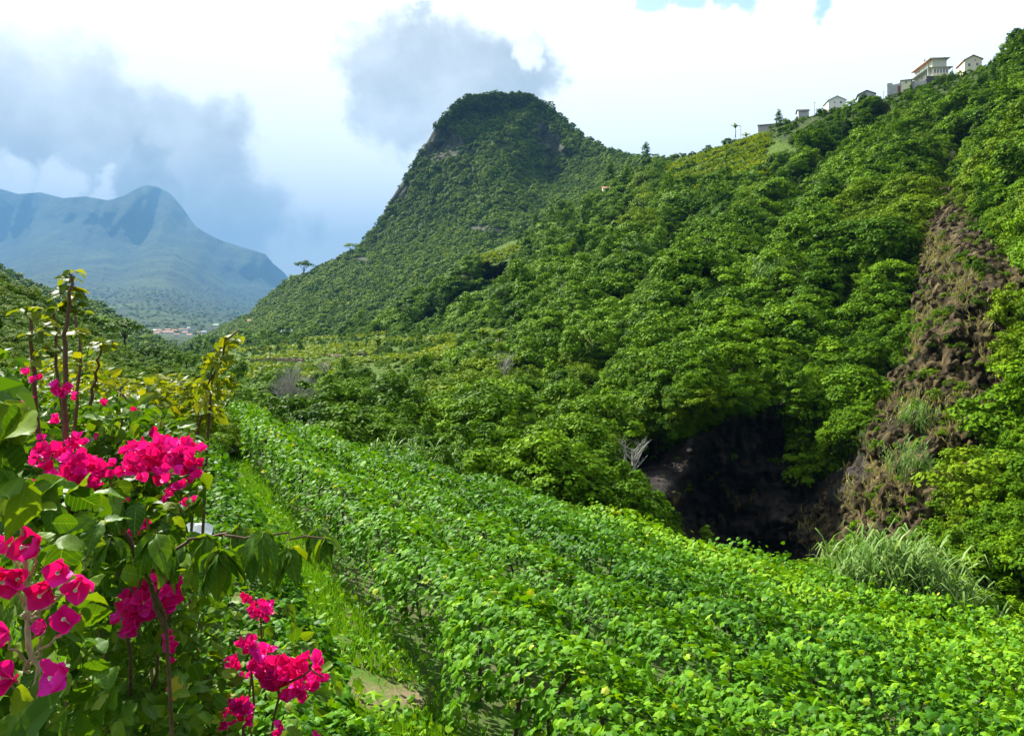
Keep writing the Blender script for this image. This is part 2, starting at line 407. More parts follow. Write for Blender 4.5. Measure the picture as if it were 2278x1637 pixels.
def soft(polys, w=14.0):
    """1 inside the outlines, noisy edge"""
    def fn(px, py):
        o = 0
        for k in range(5):
            jx = 1.0 * w * (fbm(np.stack([px / 40, py / 40, px * 0 + k * 3.7], -1), 3)); jy = w * (fbm(np.stack([px / 40, py / 40, px * 0 + 50 + k * 3.7], -1), 3))
            m = np.zeros(px.shape, bool)
            for p in polys: m |= inpoly(px + jx * 2, py + jy * 2, p)
            o = o + m
        return o / 5.0
    return fn

# far mountain
far_top = [(-400, 380), (-60, 412), (0, 420), (40, 432), (90, 428), (140, 441), (190, 437), (240, 446), (275, 436), (300, 422), (322, 412), (345, 414), (372, 426), (388, 440), (410, 468), (436, 505), (470, 525), (505, 540), (560, 556), (590, 565), (606, 585), (632, 606), (660, 640), (720, 700), (800, 740)]
far_bot = [(-400, 800), (800, 800)]
far_ctrl = [(-400, 405, 4200), (0, 430, 4100), (300, 428, 3900), (440, 510, 3900), (600, 570, 3900), (700, 690, 3700), (800, 740, 3200),
            (-300, 600, 3000), (0, 600, 3200), (200, 560, 3300), (330, 520, 3500), (400, 600, 3000), (520, 640, 3200), (250, 660, 2700), (420, 680, 2700), (560, 690, 2900),
            (100, 700, 2300), (300, 720, 2300), (420, 735, 2250), (520, 735, 2300), (300, 750, 1800), (450, 755, 1900), (450, 775, 1300), (300, 790, 900), (600, 790, 900), (-300, 760, 1500), (800, 795, 900)]
far_ctrl = [(a, b, c * (1 + 2.2 * np.clip((c - 2250) / 1000, 0, 1))) for a, b, c in far_ctrl]
far_o, far_at, far_g = patch('far_mountain', far_top, far_bot, far_ctrl, -400, 800, 150, 110,
    lambda px, py, d: 0.09 * ridged(np.stack([px / 110 + py / 300, py / 240, px * 0 + 2.2], -1), 5) * np.clip((760 - py) / 120, 0, 1), M['far'])

# hazy spur on the left of the valley
spur_top = [(-400, 520), (0, 592), (40, 622), (100, 648), (180, 662), (250, 700), (300, 735), (380, 775), (470, 800)]
spur_bot = [(-400, 900), (470, 900)]
spur_ctrl = [(-400, 520, 900), (0, 592, 800), (100, 648, 760), (250, 700, 700), (380, 775, 600), (470, 800, 520), (-400, 900, 260), (0, 900, 240), (250, 900, 230), (470, 900, 220), (100, 740, 480), (250, 780, 430)]
spur_o, spur_at, spur_g = patch('valley_spur', spur_top, spur_bot, spur_ctrl, -400, 470, 70, 40,
    lambda px, py, d: 0.04 * fbm(np.stack([px / 60, py / 60, px * 0 + 4.2], -1), 4), M['peak'])

# the peak
peak_top = [(380, 778), (430, 762), (480, 738), (560, 700), (596, 662), (640, 628), (700, 602), (760, 574), (800, 548), (850, 486), (868, 446), (890, 412), (940, 334), (968, 284), (992, 250), (1035, 214), (1100, 209), (1180, 210), (1222, 235), (1290, 298), (1340, 328), (1400, 350), (1470, 356), (1560, 352)]
peak_bot = [(380, 800), (640, 800), (860, 775), (1000, 690), (1160, 600), (1280, 530), (1400, 460), (1560, 420)]
peak_ctrl = [(380, 778, 1100), (480, 738, 1080), (560, 700, 1000), (640, 628, 960), (760, 574, 950), (850, 486, 960), (890, 412, 965), (940, 334, 975), (992, 250, 985), (1035, 214, 990), (1180, 210, 1000), (1290, 298, 940), (1400, 350, 800), (1470, 356, 700), (1560, 352, 620),
             (980, 320, 955), (1050, 300, 930), (1060, 380, 850), (1130, 400, 790), (1100, 470, 730), (1000, 460, 820), (900, 480, 900), (930, 540, 800), (850, 560, 840), (1190, 460, 740), (1200, 400, 880), (1240, 330, 930), (1270, 420, 800), (1330, 390, 760), (1200, 520, 640), (1280, 470, 640), (1060, 540, 690),
             (800, 610, 790), (700, 640, 810), (630, 680, 800), (580, 730, 780), (700, 720, 620), (850, 660, 640), (960, 600, 640), (600, 780, 560), (760, 770, 540), (900, 730, 530), (480, 780, 700), (1160, 580, 560), (1400, 430, 620), (1100, 260, 965), (1200, 270, 960)]
peak_cliffs = [[(935, 358), (945, 315), (972, 286), (1010, 292), (1034, 318), (1015, 350), (985, 362)], [(1180, 300), (1200, 270), (1240, 300), (1262, 345), (1220, 350)], [(862, 455), (875, 420), (893, 410), (915, 420), (912, 440), (890, 450)], [(1035, 512), (1050, 500), (1110, 505), (1165, 508), (1160, 520), (1100, 522)],
               [(765, 585), (790, 570), (830, 575), (815, 592)]]
peak_rock = soft(peak_cliffs, 5)
def peak_noise(px, py, d):
    n = 0.055 * ridged(np.stack([px / 110 + py / 260, py / 150, px * 0 + 6.2], -1), 4) + 0.020 * fbm(np.stack([px / 22, py / 22, px * 0 + 1.2], -1), 3)
    return n * np.clip((py - interp(peak_top)(px)) / 40, 0.15, 1)
peak_o, peak_at, peak_g = patch('mountain_peak', peak_top, peak_bot, peak_ctrl, 380, 1560, 240, 120, peak_noise, M['peak'], {'rock': peak_rock})

# the steep hillside on the right, with its hollow and cliff, and the terraced valley floor on its left
hill_top = [(440, 762), (520, 758), (640, 752), (760, 738), (860, 714), (920, 676), (1000, 618), (1040, 578), (1160, 528), (1280, 462), (1380, 398), (1460, 362), (1530, 346), (1600, 326), (1680, 298), (1760, 270), (1830, 252), (1900, 238), (1960, 222), (2020, 206), (2110, 176), (2160, 160), (2210, 148), (2278, 100), (2340, 50), (2560, -60)]
hill_bot = [(440, 945), (600, 975), (740, 1000), (850, 1060), (1000, 1130), (1300, 1230), (1500, 1310), (1700, 1370), (1900, 1370), (2100, 1400), (2330, 1440), (2560, 1480)]
hill_ctrl = [(440, 762, 520), (520, 758, 480), (640, 752, 450), (760, 738, 420), (860, 714, 380), (920, 676, 330), (1000, 618, 300), (1040, 578, 310), (1160, 528, 340), (1280, 462, 400), (1380, 398, 430), (1460, 362, 400), (1530, 346, 350), (1680, 298, 300), (1830, 252, 265), (2020, 206, 232), (2160, 160, 222), (2278, 100, 190), (2560, -60, 150),
             (440, 945, 50), (600, 975, 46), (740, 1000, 41), (1000, 1130, 34), (1300, 1230, 29), (1500, 1310, 28), (1700, 1370, 27.5), (1900, 1370, 24), (2100, 1400, 23), (2330, 1440, 22), (2560, 1480, 21),
             (850, 960, 50), (1100, 1020, 42), (1300, 1060, 38), (1450, 1110, 37), (1000, 950, 68), (1200, 960, 61), (1350, 970, 57),
             (1420, 1050, 57), (1500, 1000, 59), (1500, 1150, 56), (1600, 1100, 60), (1700, 1180, 58), (1800, 1240, 50), (1750, 1100, 60), (1850, 1000, 60), (1850, 1130, 54), (1900, 1230, 40), (1650, 960, 61), (1650, 890, 57), (1550, 880, 57), (1650, 1270, 55), (1750, 1330, 48), (1500, 920, 56),
             (1930, 1100, 44), (1950, 950, 51), (2000, 850, 55), (2040, 720, 61), (2060, 600, 70), (2100, 500, 82), (2150, 430, 96), (2150, 800, 51), (2200, 650, 57), (2250, 500, 74), (2278, 300, 112), (2150, 1000, 43), (2278, 900, 43), (2278, 1100, 34), (2150, 1200, 32), (2050, 1180, 35), (2450, 900, 40), (2450, 300, 100),
             (1980, 700, 76), (2000, 560, 88), (1940, 850, 64), (1905, 930, 59), (1700, 800, 72), (1700, 650, 96), (1750, 500, 132), (1800, 380, 182), (1850, 600, 97), (1900, 450, 128), (1950, 350, 152), (2050, 350, 140), (2150, 250, 170),
             (1500, 780, 82), (1500, 650, 115), (1550, 500, 172), (1600, 400, 235), (1450, 430, 285), (1300, 850, 78), (1300, 700, 122), (1300, 580, 190), (1350, 480, 285), (1100, 850, 86), (1100, 750, 150), (1100, 650, 215), (1150, 570, 290),
             (950, 850, 98), (950, 760, 190), (950, 690, 285), (750, 900, 72), (750, 830, 135), (750, 780, 250), (600, 900, 78), (600, 830, 150), (600, 780, 310), (500, 850, 130), (500, 790, 310)]
cliff_poly = [(2080, 400), (2150, 420), (2210, 540), (2278, 580), (2320, 650), (2230, 770), (2265, 870), (2190, 1030), (2100, 1130), (2050, 1240), (1900, 1300), (1790, 1220), (1740, 1160), (1860, 1110), (1910, 1000), (1940, 880), (2020, 790), (2040, 620)]
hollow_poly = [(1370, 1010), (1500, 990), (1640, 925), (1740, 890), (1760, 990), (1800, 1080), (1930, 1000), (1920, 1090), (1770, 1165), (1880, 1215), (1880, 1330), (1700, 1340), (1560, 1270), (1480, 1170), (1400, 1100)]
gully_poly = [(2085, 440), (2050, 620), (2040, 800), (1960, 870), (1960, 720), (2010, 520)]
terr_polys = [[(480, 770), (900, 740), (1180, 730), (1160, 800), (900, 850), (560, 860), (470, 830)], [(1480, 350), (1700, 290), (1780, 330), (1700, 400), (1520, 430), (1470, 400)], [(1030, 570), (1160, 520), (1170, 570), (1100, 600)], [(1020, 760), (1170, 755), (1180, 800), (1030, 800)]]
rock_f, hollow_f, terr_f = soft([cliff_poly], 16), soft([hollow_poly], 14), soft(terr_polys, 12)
GULLIES = [([(1800, 430), (1740, 540), (1690, 600), (1640, 720)], 30, .15), ([(2140, 330), (2100, 420), (2040, 560), (2010, 720), (1960, 880)], 34, .17), ([(1265, 770), (1215, 860), (1190, 1000)], 28, .15), ([(1110, 620), (1080, 660), (1000, 715), (940, 730)], 28, .16),
           ([(1560, 480), (1500, 560), (1420, 640), (1330, 720), (1250, 770)], 28, .11), ([(1900, 600), (1850, 720), (1790, 830)], 28, .14), ([(1430, 690), (1360, 800), (1310, 900)], 24, .11), ([(1180, 640), (1120, 740), (1060, 790)], 24, .10),
           ([(1960, 250), (1850, 360), (1760, 420)], 26, .09), ([(1000, 830), (955, 900), (930, 950)], 22, .10), ([(1560, 740), (1500, 820), (1470, 900)], 22, .10), ([(2230, 200), (2180, 320), (2150, 420)], 26, .10), ([(1700, 340), (1640, 440), (1600, 500)], 22, .08), ([(1420, 480), (1330, 560), (1280, 620)], 22, .09), ([(2250, 1000), (2150, 1090), (2080, 1180)], 22, .10)]
def gully(px, py):
    px, py = np.asarray(px, float), np.asarray(py, float)
    wx = 22 * fbm(np.stack([px / 70, py / 70, px * 0 + 40], -1), 3); wy = 22 * fbm(np.stack([px / 70, py / 70, px * 0 + 60], -1), 3)
    X, Y = px + wx, py + wy; o = np.zeros(px.shape); k_ = np.zeros(px.shape)
    for ln, w, a in GULLIES:
        dm = np.full(px.shape, 1e9)
        for (x0, y0), (x1, y1) in zip(ln[:-1], ln[1:]):
            t = np.clip(((X - x0) * (x1 - x0) + (Y - y0) * (y1 - y0)) / ((x1 - x0) ** 2 + (y1 - y0) ** 2), 0, 1)
            dm = np.minimum(dm, (X - x0 - t * (x1 - x0)) ** 2 + (Y - y0 - t * (y1 - y0)) ** 2)
        g = np.exp(-dm / (w * w)); o = np.maximum(o, a * g); k_ = np.maximum(k_, g)
    return o, k_
def hill_noise(px, py, d):
    k = np.clip((py - interp(hill_top)(px)) / 60, 0.12, 1)
    t = 1 - 0.75 * terr_f(px, py)
    jx = 30 * fbm(np.stack([px / 110, py / 110, px * 0 + 21], -1), 2); jy = 30 * fbm(np.stack([px / 110, py / 110, px * 0 + 23], -1), 2)
    q = np.stack([((px + jx) * 0.92 + (py + jy) * 0.38) / 150, (py + jy - px * 0.35) / 230, px * 0 + 3.3], -1)
    n = 0.14 * ridged(q, 3) + 0.050 * fbm(np.stack([px / 90, py / 80, px * 0 + 2.8], -1), 2) + 0.030 * fbm(np.stack([px / 34, py / 34, px * 0 + 8.8], -1), 3)
    rk = np.maximum(rock_f(px, py), hollow_f(px, py))
    n = n + 1.25 * gully(px, py)[0]
    n = n * (1 - 0.5 * rk) + rk * (0.030 * ridged(np.stack([px / 46, py / 75, px * 0 + 5.5], -1), 5) + 0.022 * ridged(np.stack([px / 22, py / 30, px * 0 + 1], -1), 3))
    return n * k * t
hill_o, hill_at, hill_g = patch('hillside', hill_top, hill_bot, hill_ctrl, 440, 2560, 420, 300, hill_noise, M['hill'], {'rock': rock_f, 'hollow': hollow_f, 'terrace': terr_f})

# green slope on the left
left_top = [(-500, 480), (0, 626), (60, 652), (120, 686), (180, 724), (250, 768), (300, 798), (360, 818), (420, 836), (480, 866), (540, 902)]
left_bot = [(-500, 1150), (0, 1100), (300, 1060), (540, 1000)]
left_ctrl = [(-500, 480, 60), (0, 628, 72), (120, 680, 84), (250, 758, 92), (360, 800, 88), (420, 812, 80), (480, 840, 66), (540, 880, 52), (-500, 1150, 9), (0, 1100, 11), (300, 1060, 16), (540, 1000, 30), (0, 800, 34), (200, 850, 34), (380, 900, 36)]
left_o, left_at, left_g = patch('left_slope', left_top, left_bot, left_ctrl, -500, 540, 90, 60,
    lambda px, py, d: 0.03 * fbm(np.stack([px / 60, py / 60, px * 0 + 7.7], -1), 4), M['hill'], {'rock': lambda a, b: a * 0.0, 'hollow': lambda a, b: a * 0.0, 'terrace': lambda a, b: a * 0.0 + 0.3})

# field terrace, its bank and the ground the photographer stands on
RU = np.array([-0.405, 0.914]); RV = np.array([0.914, 0.405])      # along and across the vine rows
PATH0 = np.array([-1.31, 8.95])
def edge_y(x):
    return np.interp(x, [-30, -16, -5.2, 2.4, 8.6, 13, 22], [50, 42.5, 32, 26, 21.5, 19, 15])
def canopy(x, y): return -2.33 - 0.2117 * x - 0.1254 * y
def ground_z(x, y):
    x, y = np.asarray(x, float), np.asarray(y, float)
    zf = canopy(x, y) - 1.45
    e = y - edge_y(x)
    zf = np.where(e > 0, zf - 0.32 * e, zf)
    b = np.clip((y - 1.6 + 0.25 * np.clip(x, -4, 6)) / 3.2, 0, 1); b = b * b * (3 - 2 * b)
    zn = -1.72 + 0 * x
    z = zn * (1 - b) + zf * b
    w = (x - PATH0[0]) * RV[0] + (y - PATH0[1]) * RV[1]
    z = z + np.clip(-w - 3.4, 0, 8) * 0.30 * b
    return z
gx, gy = np.meshgrid(np.linspace(-34, 30, 170), np.linspace(-8, 52, 170))
gz = ground_z(gx, gy) + 0.05 * fbm(np.stack([gx, gy, gx * 0], -1), 3)
GI = np.arange(gx.size).reshape(gx.shape)
GT = np.stack([GI[:-1, :-1], GI[:-1, 1:], GI[1:, 1:], GI[1:, :-1]], -1).reshape(-1, 4)
keep = (gy[:-1, :-1] < edge_y(gx[:-1, :-1]) + 7).ravel()
tag(link('field_ground', tri_mesh('field_ground', np.stack([gx, gy, gz], -1), GT[keep], M['field'], smooth=True)), kind='structure')
# the wide valley ground under everything
tag(link('valley_ground', tri_mesh('valley_ground', np.array([(-16000, -60, -62), (16000, -60, -62), (16000, 23000, -62), (-16000, 23000, -62)]), np.array([[0, 1, 2, 3]]), M['far'])), kind='structure')
# grassy path between the first rows
s = np.linspace(-5, 40, 120)
pl = []
for k, off in enumerate((-0.36, -0.12, 0.12, 0.36)):
    w = off * (1 + 0.35 * np.sin(s * 1.7 + k * 2.1)) + 0.12 * np.sin(s * 0.8)
    q = PATH0 + s[:, None] * RU + w[:, None] * RV
    pl.append(np.stack([q[:, 0], q[:, 1], ground_z(q[:, 0], q[:, 1]) + 0.03], -1))
pl = np.array(pl); PI_ = np.arange(pl.shape[0] * pl.shape[1]).reshape(pl.shape[:2])
tag(link('grassy_path', tri_mesh('grassy_path', pl, np.stack([PI_[:-1, :-1], PI_[1:, :-1], PI_[1:, 1:], PI_[:-1, 1:]], -1).reshape(-1, 4), M['path'], smooth=True)), kind='structure')

# ------------------------------------------------------------------ haze
HZ = 0.00009
hv = newmat('haze_air'); t = hv.node_tree
pv = node(t, 'ShaderNodeVolumePrincipled', i_Density=HZ, i_Anisotropy=0.0)
pv.inputs['Color'].default_value = (0.12, 0.29, 0.52, 1)
t.links.new(pv.outputs[0], node(t, 'ShaderNodeOutputMaterial').inputs['Volume'])
hx, hy0, hy1, hz0, hz1 = 16500, -80, 24000, -64, 2450
hb = np.array([(a, b, c) for a in (-hx, hx) for b in (hy0, hy1) for c in (hz0, hz1)])
hq = np.array([[0, 1, 3, 2], [4, 6, 7, 5], [0, 4, 5, 1], [2, 3, 7, 6], [0, 2, 6, 4], [1, 5, 7, 3]])
tag(link('haze', tri_mesh('haze', hb, hq, hv)), kind='stuff')

# ------------------------------------------------------------------ foliage building blocks
def frames(N, up=None, r=rng, spin=None):
    """orthonormal frames (b, t, n) for leaf normals N; t runs towards the leaf tip"""
    n = N / (np.linalg.norm(N, axis=1)[:, None] + 1e-9)
    a = r.normal(size=n.shape) if spin is None else spin
    t = a - (a * n).sum(1)[:, None] * n
    t /= np.linalg.norm(t, axis=1)[:, None] + 1e-9
    return np.cross(t, n), t, n
def build_leaves(tpl, P, S, N, r=rng, spin=None):
    TV, TT = tpl
    b, t, n = frames(N, r=r, spin=spin)
    V = P[:, None] + S[:, None, None] * (TV[None, :, 0:1] * b[:, None] + TV[None, :, 1:2] * t[:, None] + TV[None, :, 2:3] * n[:, None])
    T = (TT[None] + (np.arange(len(P)) * len(TV))[:, None, None]).reshape(-1, TT.shape[1])
    return V.reshape(-1, 3), T, len(TV)
def leaf_mesh(name, tpl, P, S, N, mat, r=rng, tint=None, spin=None, smooth=False):
    V, T, k = build_leaves(tpl, P, S, N, r, spin)
    ti = r.random(len(P)) if tint is None else tint
    return tri_mesh(name, V, T, mat, np.repeat(ti, k), smooth)
# leaf outlines (unit length, stalk at the origin, tip along +y)
TPL_QUAD = (np.array([(0, -0.5, 0), (0.36, 0.0, -0.05), (0, 0.5, 0), (-0.36, 0.0, -0.05)]), np.array([[0, 1, 2], [0, 2, 3]]))
o_ = [(0.0, 0.02), (0.26, -0.12), (0.47, 0.16), (0.36, 0.34), (0.44, 0.60), (0.18, 0.68), (0.0, 1.0), (-0.18, 0.68), (-0.44, 0.60), (-0.36, 0.34), (-0.47, 0.16), (-0.26, -0.12)]
TPL_VINE = (np.array([(x, y - 0.4, -0.28 * abs(x) ** 1.3 - 0.18 * y * y) for x, y in o_] + [(0, -0.05, 0.03)]), np.array([[i, (i + 1) % 12, 12] for i in range(12)]))
o2 = [(0.0, -0.05), (0.42, 0.05), (0.40, 0.55), (0.0, 0.95), (-0.40, 0.55), (-0.42, 0.05)]
TPL_VINE_LOW = (np.array([(x, y - 0.45, -0.25 * abs(x) - 0.12 * y * y) for x, y in o2]), np.array([[0, 1, 3], [1, 2, 3], [0, 3, 5], [3, 4, 5]]))
def ovate(nl=5, wid=0.36, droop=0.30, cup=0.30, tip=1.25, wav=0.0):
    V, T = [], []
    for i in range(nl + 1):
        y = i / nl
        w = wid * math.sin(math.pi * min(1, (y * 0.93 + 0.04)) ** (1 / tip)) if i not in (0, nl) else 0.012
        z = -droop * y * y
        for sx in (-1, -0.5, 0, 0.5, 1):
            V.append((sx * w, y, z + cup * abs(sx * w) * 0.8 + wav * math.sin(y * 9 + sx * 2) * abs(sx)))
    for i in range(nl):
        for j in range(4):
            a = i * 5 + j
            T += [[a, a + 1, a + 6], [a, a + 6, a + 5]]
    return np.array(V), np.array(T)
TPL_OVATE = ovate(7)
TPL_NEAR = ovate(11, 0.37, 0.26, 0.28, 1.25, 0.012)
TPL_OVATE_LOW = (np.array([(0, 0, 0), (0.30, 0.28, 0.07), (0.24, 0.68, -0.05), (0, 1, -0.28), (-0.24, 0.68, -0.05), (-0.30, 0.28, 0.07), (0, 0.4, -0.03)]), np.array([[0, 1, 6], [1, 2, 6], [2, 3, 6], [3, 4, 6], [4, 5, 6], [5, 0, 6]]))
TPL_BRACT = ovate(7, 0.50, -0.18, 0.42, 1.35, 0.05)
TPL_BLADE = (np.array([(-0.03, 0, 0), (0.03, 0, 0), (0.026, 0.5, 0.05), (-0.026, 0.5, 0.05), (0.0, 1.0, -0.12)]), np.array([[0, 1, 2], [0, 2, 3], [3, 2, 4]]))

def tube(pts, rads, n=6):
    pts = np.array(pts, float); V, T = [], []
    for i, p in enumerate(pts):
        d = pts[min(i + 1, len(pts) - 1)] - pts[max(i - 1, 0)]; d /= np.linalg.norm(d) + 1e-9
        a = np.cross(d, (0.3, 0.9, 0.2)); a /= np.linalg.norm(a) + 1e-9; b = np.cross(d, a)
        for k in range(n):
            th = 2 * math.pi * k / n
            V.append(p + rads[i] * (a * math.cos(th) + b * math.sin(th)))
    for i in range(len(pts) - 1):
        for k in range(n):
            q0, q1 = i * n + k, i * n + (k + 1) % n
            T += [[q0, q1, q1 + n], [q0, q1 + n, q0 + n]]
    return np.array(V), np.array(T)
def tubes_mesh(name, lst, mat, n=6):
    Vs, Ts, o = [], [], 0
    for pts, rads in lst:
        V, T = tube(pts, rads, n); Vs.append(V); Ts.append(T + o); o += len(V)
    return tri_mesh(name, np.concatenate(Vs), np.concatenate(Ts), mat, smooth=True)

def crown_arrays(seed, n_cl=34, per=105, leaf=0.118, squash=0.85, spread=1.0, cl_r=0.27, shape='round'):
    """leaf sprays gathered in clumps over an uneven dome about one metre in radius, base at z = 0"""
    r = np.random.default_rng(seed)
    C = []
    while len(C) < n_cl:
        v = r.normal(size=3); v /= np.linalg.norm(v)
        if v[2] < -0.25: continue
        if shape == 'round':
            c = v * (0.80 + 0.28 * r.random()) * np.array([spread, spread, squash])
        elif shape == 'tall':
            h = r.random(); rad = (1 - h * 0.85) * (0.55 + 0.25 * r.random()); th = r.random() * 6.283
            c = np.array([math.cos(th) * rad, math.sin(th) * rad, -0.3 + 2.2 * h])
        elif shape == 'umbrella':
            th = r.random() * 6.283; rad = math.sqrt(r.random()) * 1.15
            c = np.array([math.cos(th) * rad, math.sin(th) * rad, 0.55 + 0.35 * (1 - rad * rad * 0.6) + 0.1 * r.normal()])
        C.append(c)
    C = np.array(C); off = 0.55 if shape != 'umbrella' else 1.2
    P, N, S = [], [], []
    for c in C:
        cr = cl_r * (0.65 + 0.7 * r.random()); k = int(per * (0.7 + 0.6 * r.random()))
        v = r.normal(size=(k, 3)); v /= np.linalg.norm(v, axis=1)[:, None]
        v[:, 2] = np.where(r.random(k) < 0.72, np.abs(v[:, 2]), v[:, 2])
        p = c + v * cr * np.array([1.15, 1.15, 0.72]) * (0.55 + 0.5 * r.random((k, 1)))
        nn = v * 0.75 + np.array([0, 0, 0.55]) + 0.36 * r.normal(size=(k, 3)) + 0.25 * c
        P.append(p); N.append(nn); S.append(leaf * (0.6 + 0.8 * r.random(k)))
    P, N, S = np.concatenate(P), np.concatenate(N), np.concatenate(S)
    P[:, 2] += off
    ti = np.clip(0.25 + 0.5 * r.random(len(P)) + 0.25 * vnoise(P * 2.3 + seed), 0, 1)
    return P, S, N, ti, r
def crown_mesh(name, mat, seed, **kw):
    P, S, N, ti, r = crown_arrays(seed, **kw)
    return leaf_mesh(name, TPL_QUAD, P, S, N, mat, r, ti)
def trunk_mesh(name, h=0.7, rad=0.07, seed=0, mat='bark', limbs=4):
    r = random.Random(seed)
    l = [([(0, 0, -0.5), (0.02, 0.01, h * 0.5), (0.04, -0.02, h)], [rad * 1.3, rad, rad * 0.7])]
    for k in range(limbs):
        a = 6.283 * k / limbs + r.random(); e = 0.45 + 0.3 * r.random()
        l.append(([(0.02, 0, h * 0.55), (math.cos(a) * e * 0.5, math.sin(a) * e * 0.5, h * 0.95), (math.cos(a) * e, math.sin(a) * e, h * 1.25)], [rad * 0.6, rad * 0.4, rad * 0.15]))
    return tubes_mesh(name, l, M[mat], 5)

PROTO = {}
def proto(kind, mesh):
    PROTO.setdefault(kind, []).append(mesh)
for k in range(7): proto('shrub', crown_mesh('shrub_crown', M['shrub'], 100 + k, squash=0.85 + 0.08 * (k % 4), n_cl=24 + 3 * k))
for k in range(3): proto('yellow', crown_mesh('yellow_shrub_crown', M['shrub_yellow'], 140 + k, n_cl=26, per=100, leaf=0.112, cl_r=0.28, squash=0.8))
for k in range(4): proto('forest', crown_mesh('forest_crown', M['forest'], 170 + k, n_cl=20, per=44, leaf=0.22, cl_r=0.30, squash=0.95))
proto('tall', crown_mesh('conifer_crown', M['shrub'], 201, shape='tall', n_cl=46, per=60, cl_r=0.24, leaf=0.13))
proto('umbrella', crown_mesh('umbrella_crown', M['forest'], 205, shape='umbrella', n_cl=26, per=60, cl_r=0.34, leaf=0.15))
TRUNK = trunk_mesh('shrub_trunk')
TRUNK_TALL = trunk_mesh('tree_trunk', 1.5, 0.07, 3)

_colls = {}
def stuff_instances(name, label_kind, meshes, P, S, seed, kind=None, tilt=0.25):
    """one object: leafy masses nobody could count, instanced on points"""
    r = np.random.default_rng(seed)
    key = tuple(m.name for m in meshes)
    if key not in _colls:
        c = bpy.data.collections.new(name + '_kinds')
        for i, m in enumerate(meshes):
            c.objects.link(bpy.data.objects.new('kind_%02d' % i + name, m))
        _colls[key] = c
    c = _colls[key]
    me = bpy.data.meshes.new(name)
    me.vertices.add(len(P)); me.vertices.foreach_set('co', np.ascontiguousarray(P, dtype=np.float32).ravel())
    def at(n, ty, v, key='value'):
        a = me.attributes.new(n, ty, 'POINT'); a.data.foreach_set(key, np.ascontiguousarray(v).ravel())
    S3 = S[:, None] * (0.78 + 0.44 * r.random((len(P), 3)))
    at('size', 'FLOAT_VECTOR', S3.astype(np.float32), 'vector')
    at('turn', 'FLOAT_VECTOR', np.stack([tilt * r.normal(size=len(P)), tilt * r.normal(size=len(P)), r.random(len(P)) * 6.283], -1).astype(np.float32), 'vector')
    at('pick', 'INT', r.integers(0, len(meshes), len(P)).astype(np.int32))
    o = link(name, me); tag(o, kind='stuff')
    ng = bpy.data.node_groups.new(name, 'GeometryNodeTree')
    ng.interface.new_socket('Geometry', in_out='INPUT', socket_type='NodeSocketGeometry')
    ng.interface.new_socket('Geometry', in_out='OUTPUT', socket_type='NodeSocketGeometry')
    gi, go = ng.nodes.new('NodeGroupInput'), ng.nodes.new('NodeGroupOutput')
    ip = ng.nodes.new('GeometryNodeInstanceOnPoints'); ci = ng.nodes.new('GeometryNodeCollectionInfo')
    ci.inputs['Collection'].default_value = c; ci.inputs['Separate Children'].default_value = True; ci.inputs['Reset Children'].default_value = True
    def na(n, ty):
        x = ng.nodes.new('GeometryNodeInputNamedAttribute'); x.data_type = ty; x.inputs['Name'].default_value = n
        return [s for s in x.outputs if s.enabled and s.name == 'Attribute'][0]
    lk = ng.links.new
    lk(gi.outputs[0], ip.inputs['Points']); lk(ci.outputs[0], ip.inputs['Instance'])
    ip.inputs['Pick Instance'].default_value = True
    lk(na('pick', 'INT'), ip.inputs['Instance Index']); lk(na('size', 'FLOAT_VECTOR'), ip.inputs['Scale'])
    e2r = ng.nodes.new('FunctionNodeEulerToRotation'); lk(na('turn', 'FLOAT_VECTOR'), e2r.inputs[0]); lk(e2r.outputs[0], ip.inputs['Rotation'])
    lk(ip.outputs[0], go.inputs[0])
    md = o.modifiers.new('plants', 'NODES'); md.node_group = ng
    return o

def plant_thing(name, label, cat, group, loc, crown, trunk, s, rot=None, trunk_s=None):
    e = empty(name, loc, label, cat, group)
    e.rotation_euler = (0, 0, rot if rot is not None else rnd.random() * 6.283)
    e.scale = (s * (0.9 + 0.2 * rnd.random()), s * (0.9 + 0.2 * rnd.random()), s * (0.9 + 0.25 * rnd.random()))
    link('crown', crown, e)
    link('trunk', trunk, e)
    return e

# ------------------------------------------------------------------ hillside plants
MARKS = [(2150, 1150, 'at the brown cliff foot'), (2230, 1000, 'right of the brown cliff'), (2240, 560, 'on top of the brown cliff'),
         (2000, 480, 'beside the gully above the cliff'), (1850, 1010, 'on the rib in the dark hollow'), (1700, 800, 'on the brow over the hollow'), (1500, 900, 'on the left hollow rim'),
         (1570, 1170, 'on the hollow floor'), (1430, 1100, 'at the left hollow mouth'), (1250, 1080, 'between vine field and hollow'), (1080, 1010, 'behind the pale field reeds'),
         (900, 960, 'behind the far field corner'), (780, 880, 'beside the bare grey shrub'), (620, 880, 'in brush before the terraces'), (1000, 870, 'below the crop terrace'),
         (1250, 880, 'in the wooded gully bottom'), (1300, 760, 'on the wooded middle rib'), (1500, 720, 'mid steep hillside'), (1700, 620, 'by the hillside reed thicket'),
         (1850, 500, 'below the tall ridge house'), (1600, 520, 'below the upper terraces'), (1400, 560, 'where hillside meets mountain'), (2150, 260, 'just under the ridge houses'), (1850, 320, 'under the white ridge houses'),
         (1100, 700, 'above the crop terrace'), (950, 740, 'above the valley terraces'), (780, 780, 'among the valley terraces')]
def region_label(px, py, yellow, big):
    m = min(MARKS, key=lambda q: (q[0] - px) ** 2 + (q[1] - py) ** 2)
    hue = 'yellow green' if yellow else 'deep green'
    return ('%s %s %s' % ('large' if big else 'small', hue, 'tree' if big else 'shrub') + ' ' + m[2], hue + ' plants ' + m[2])

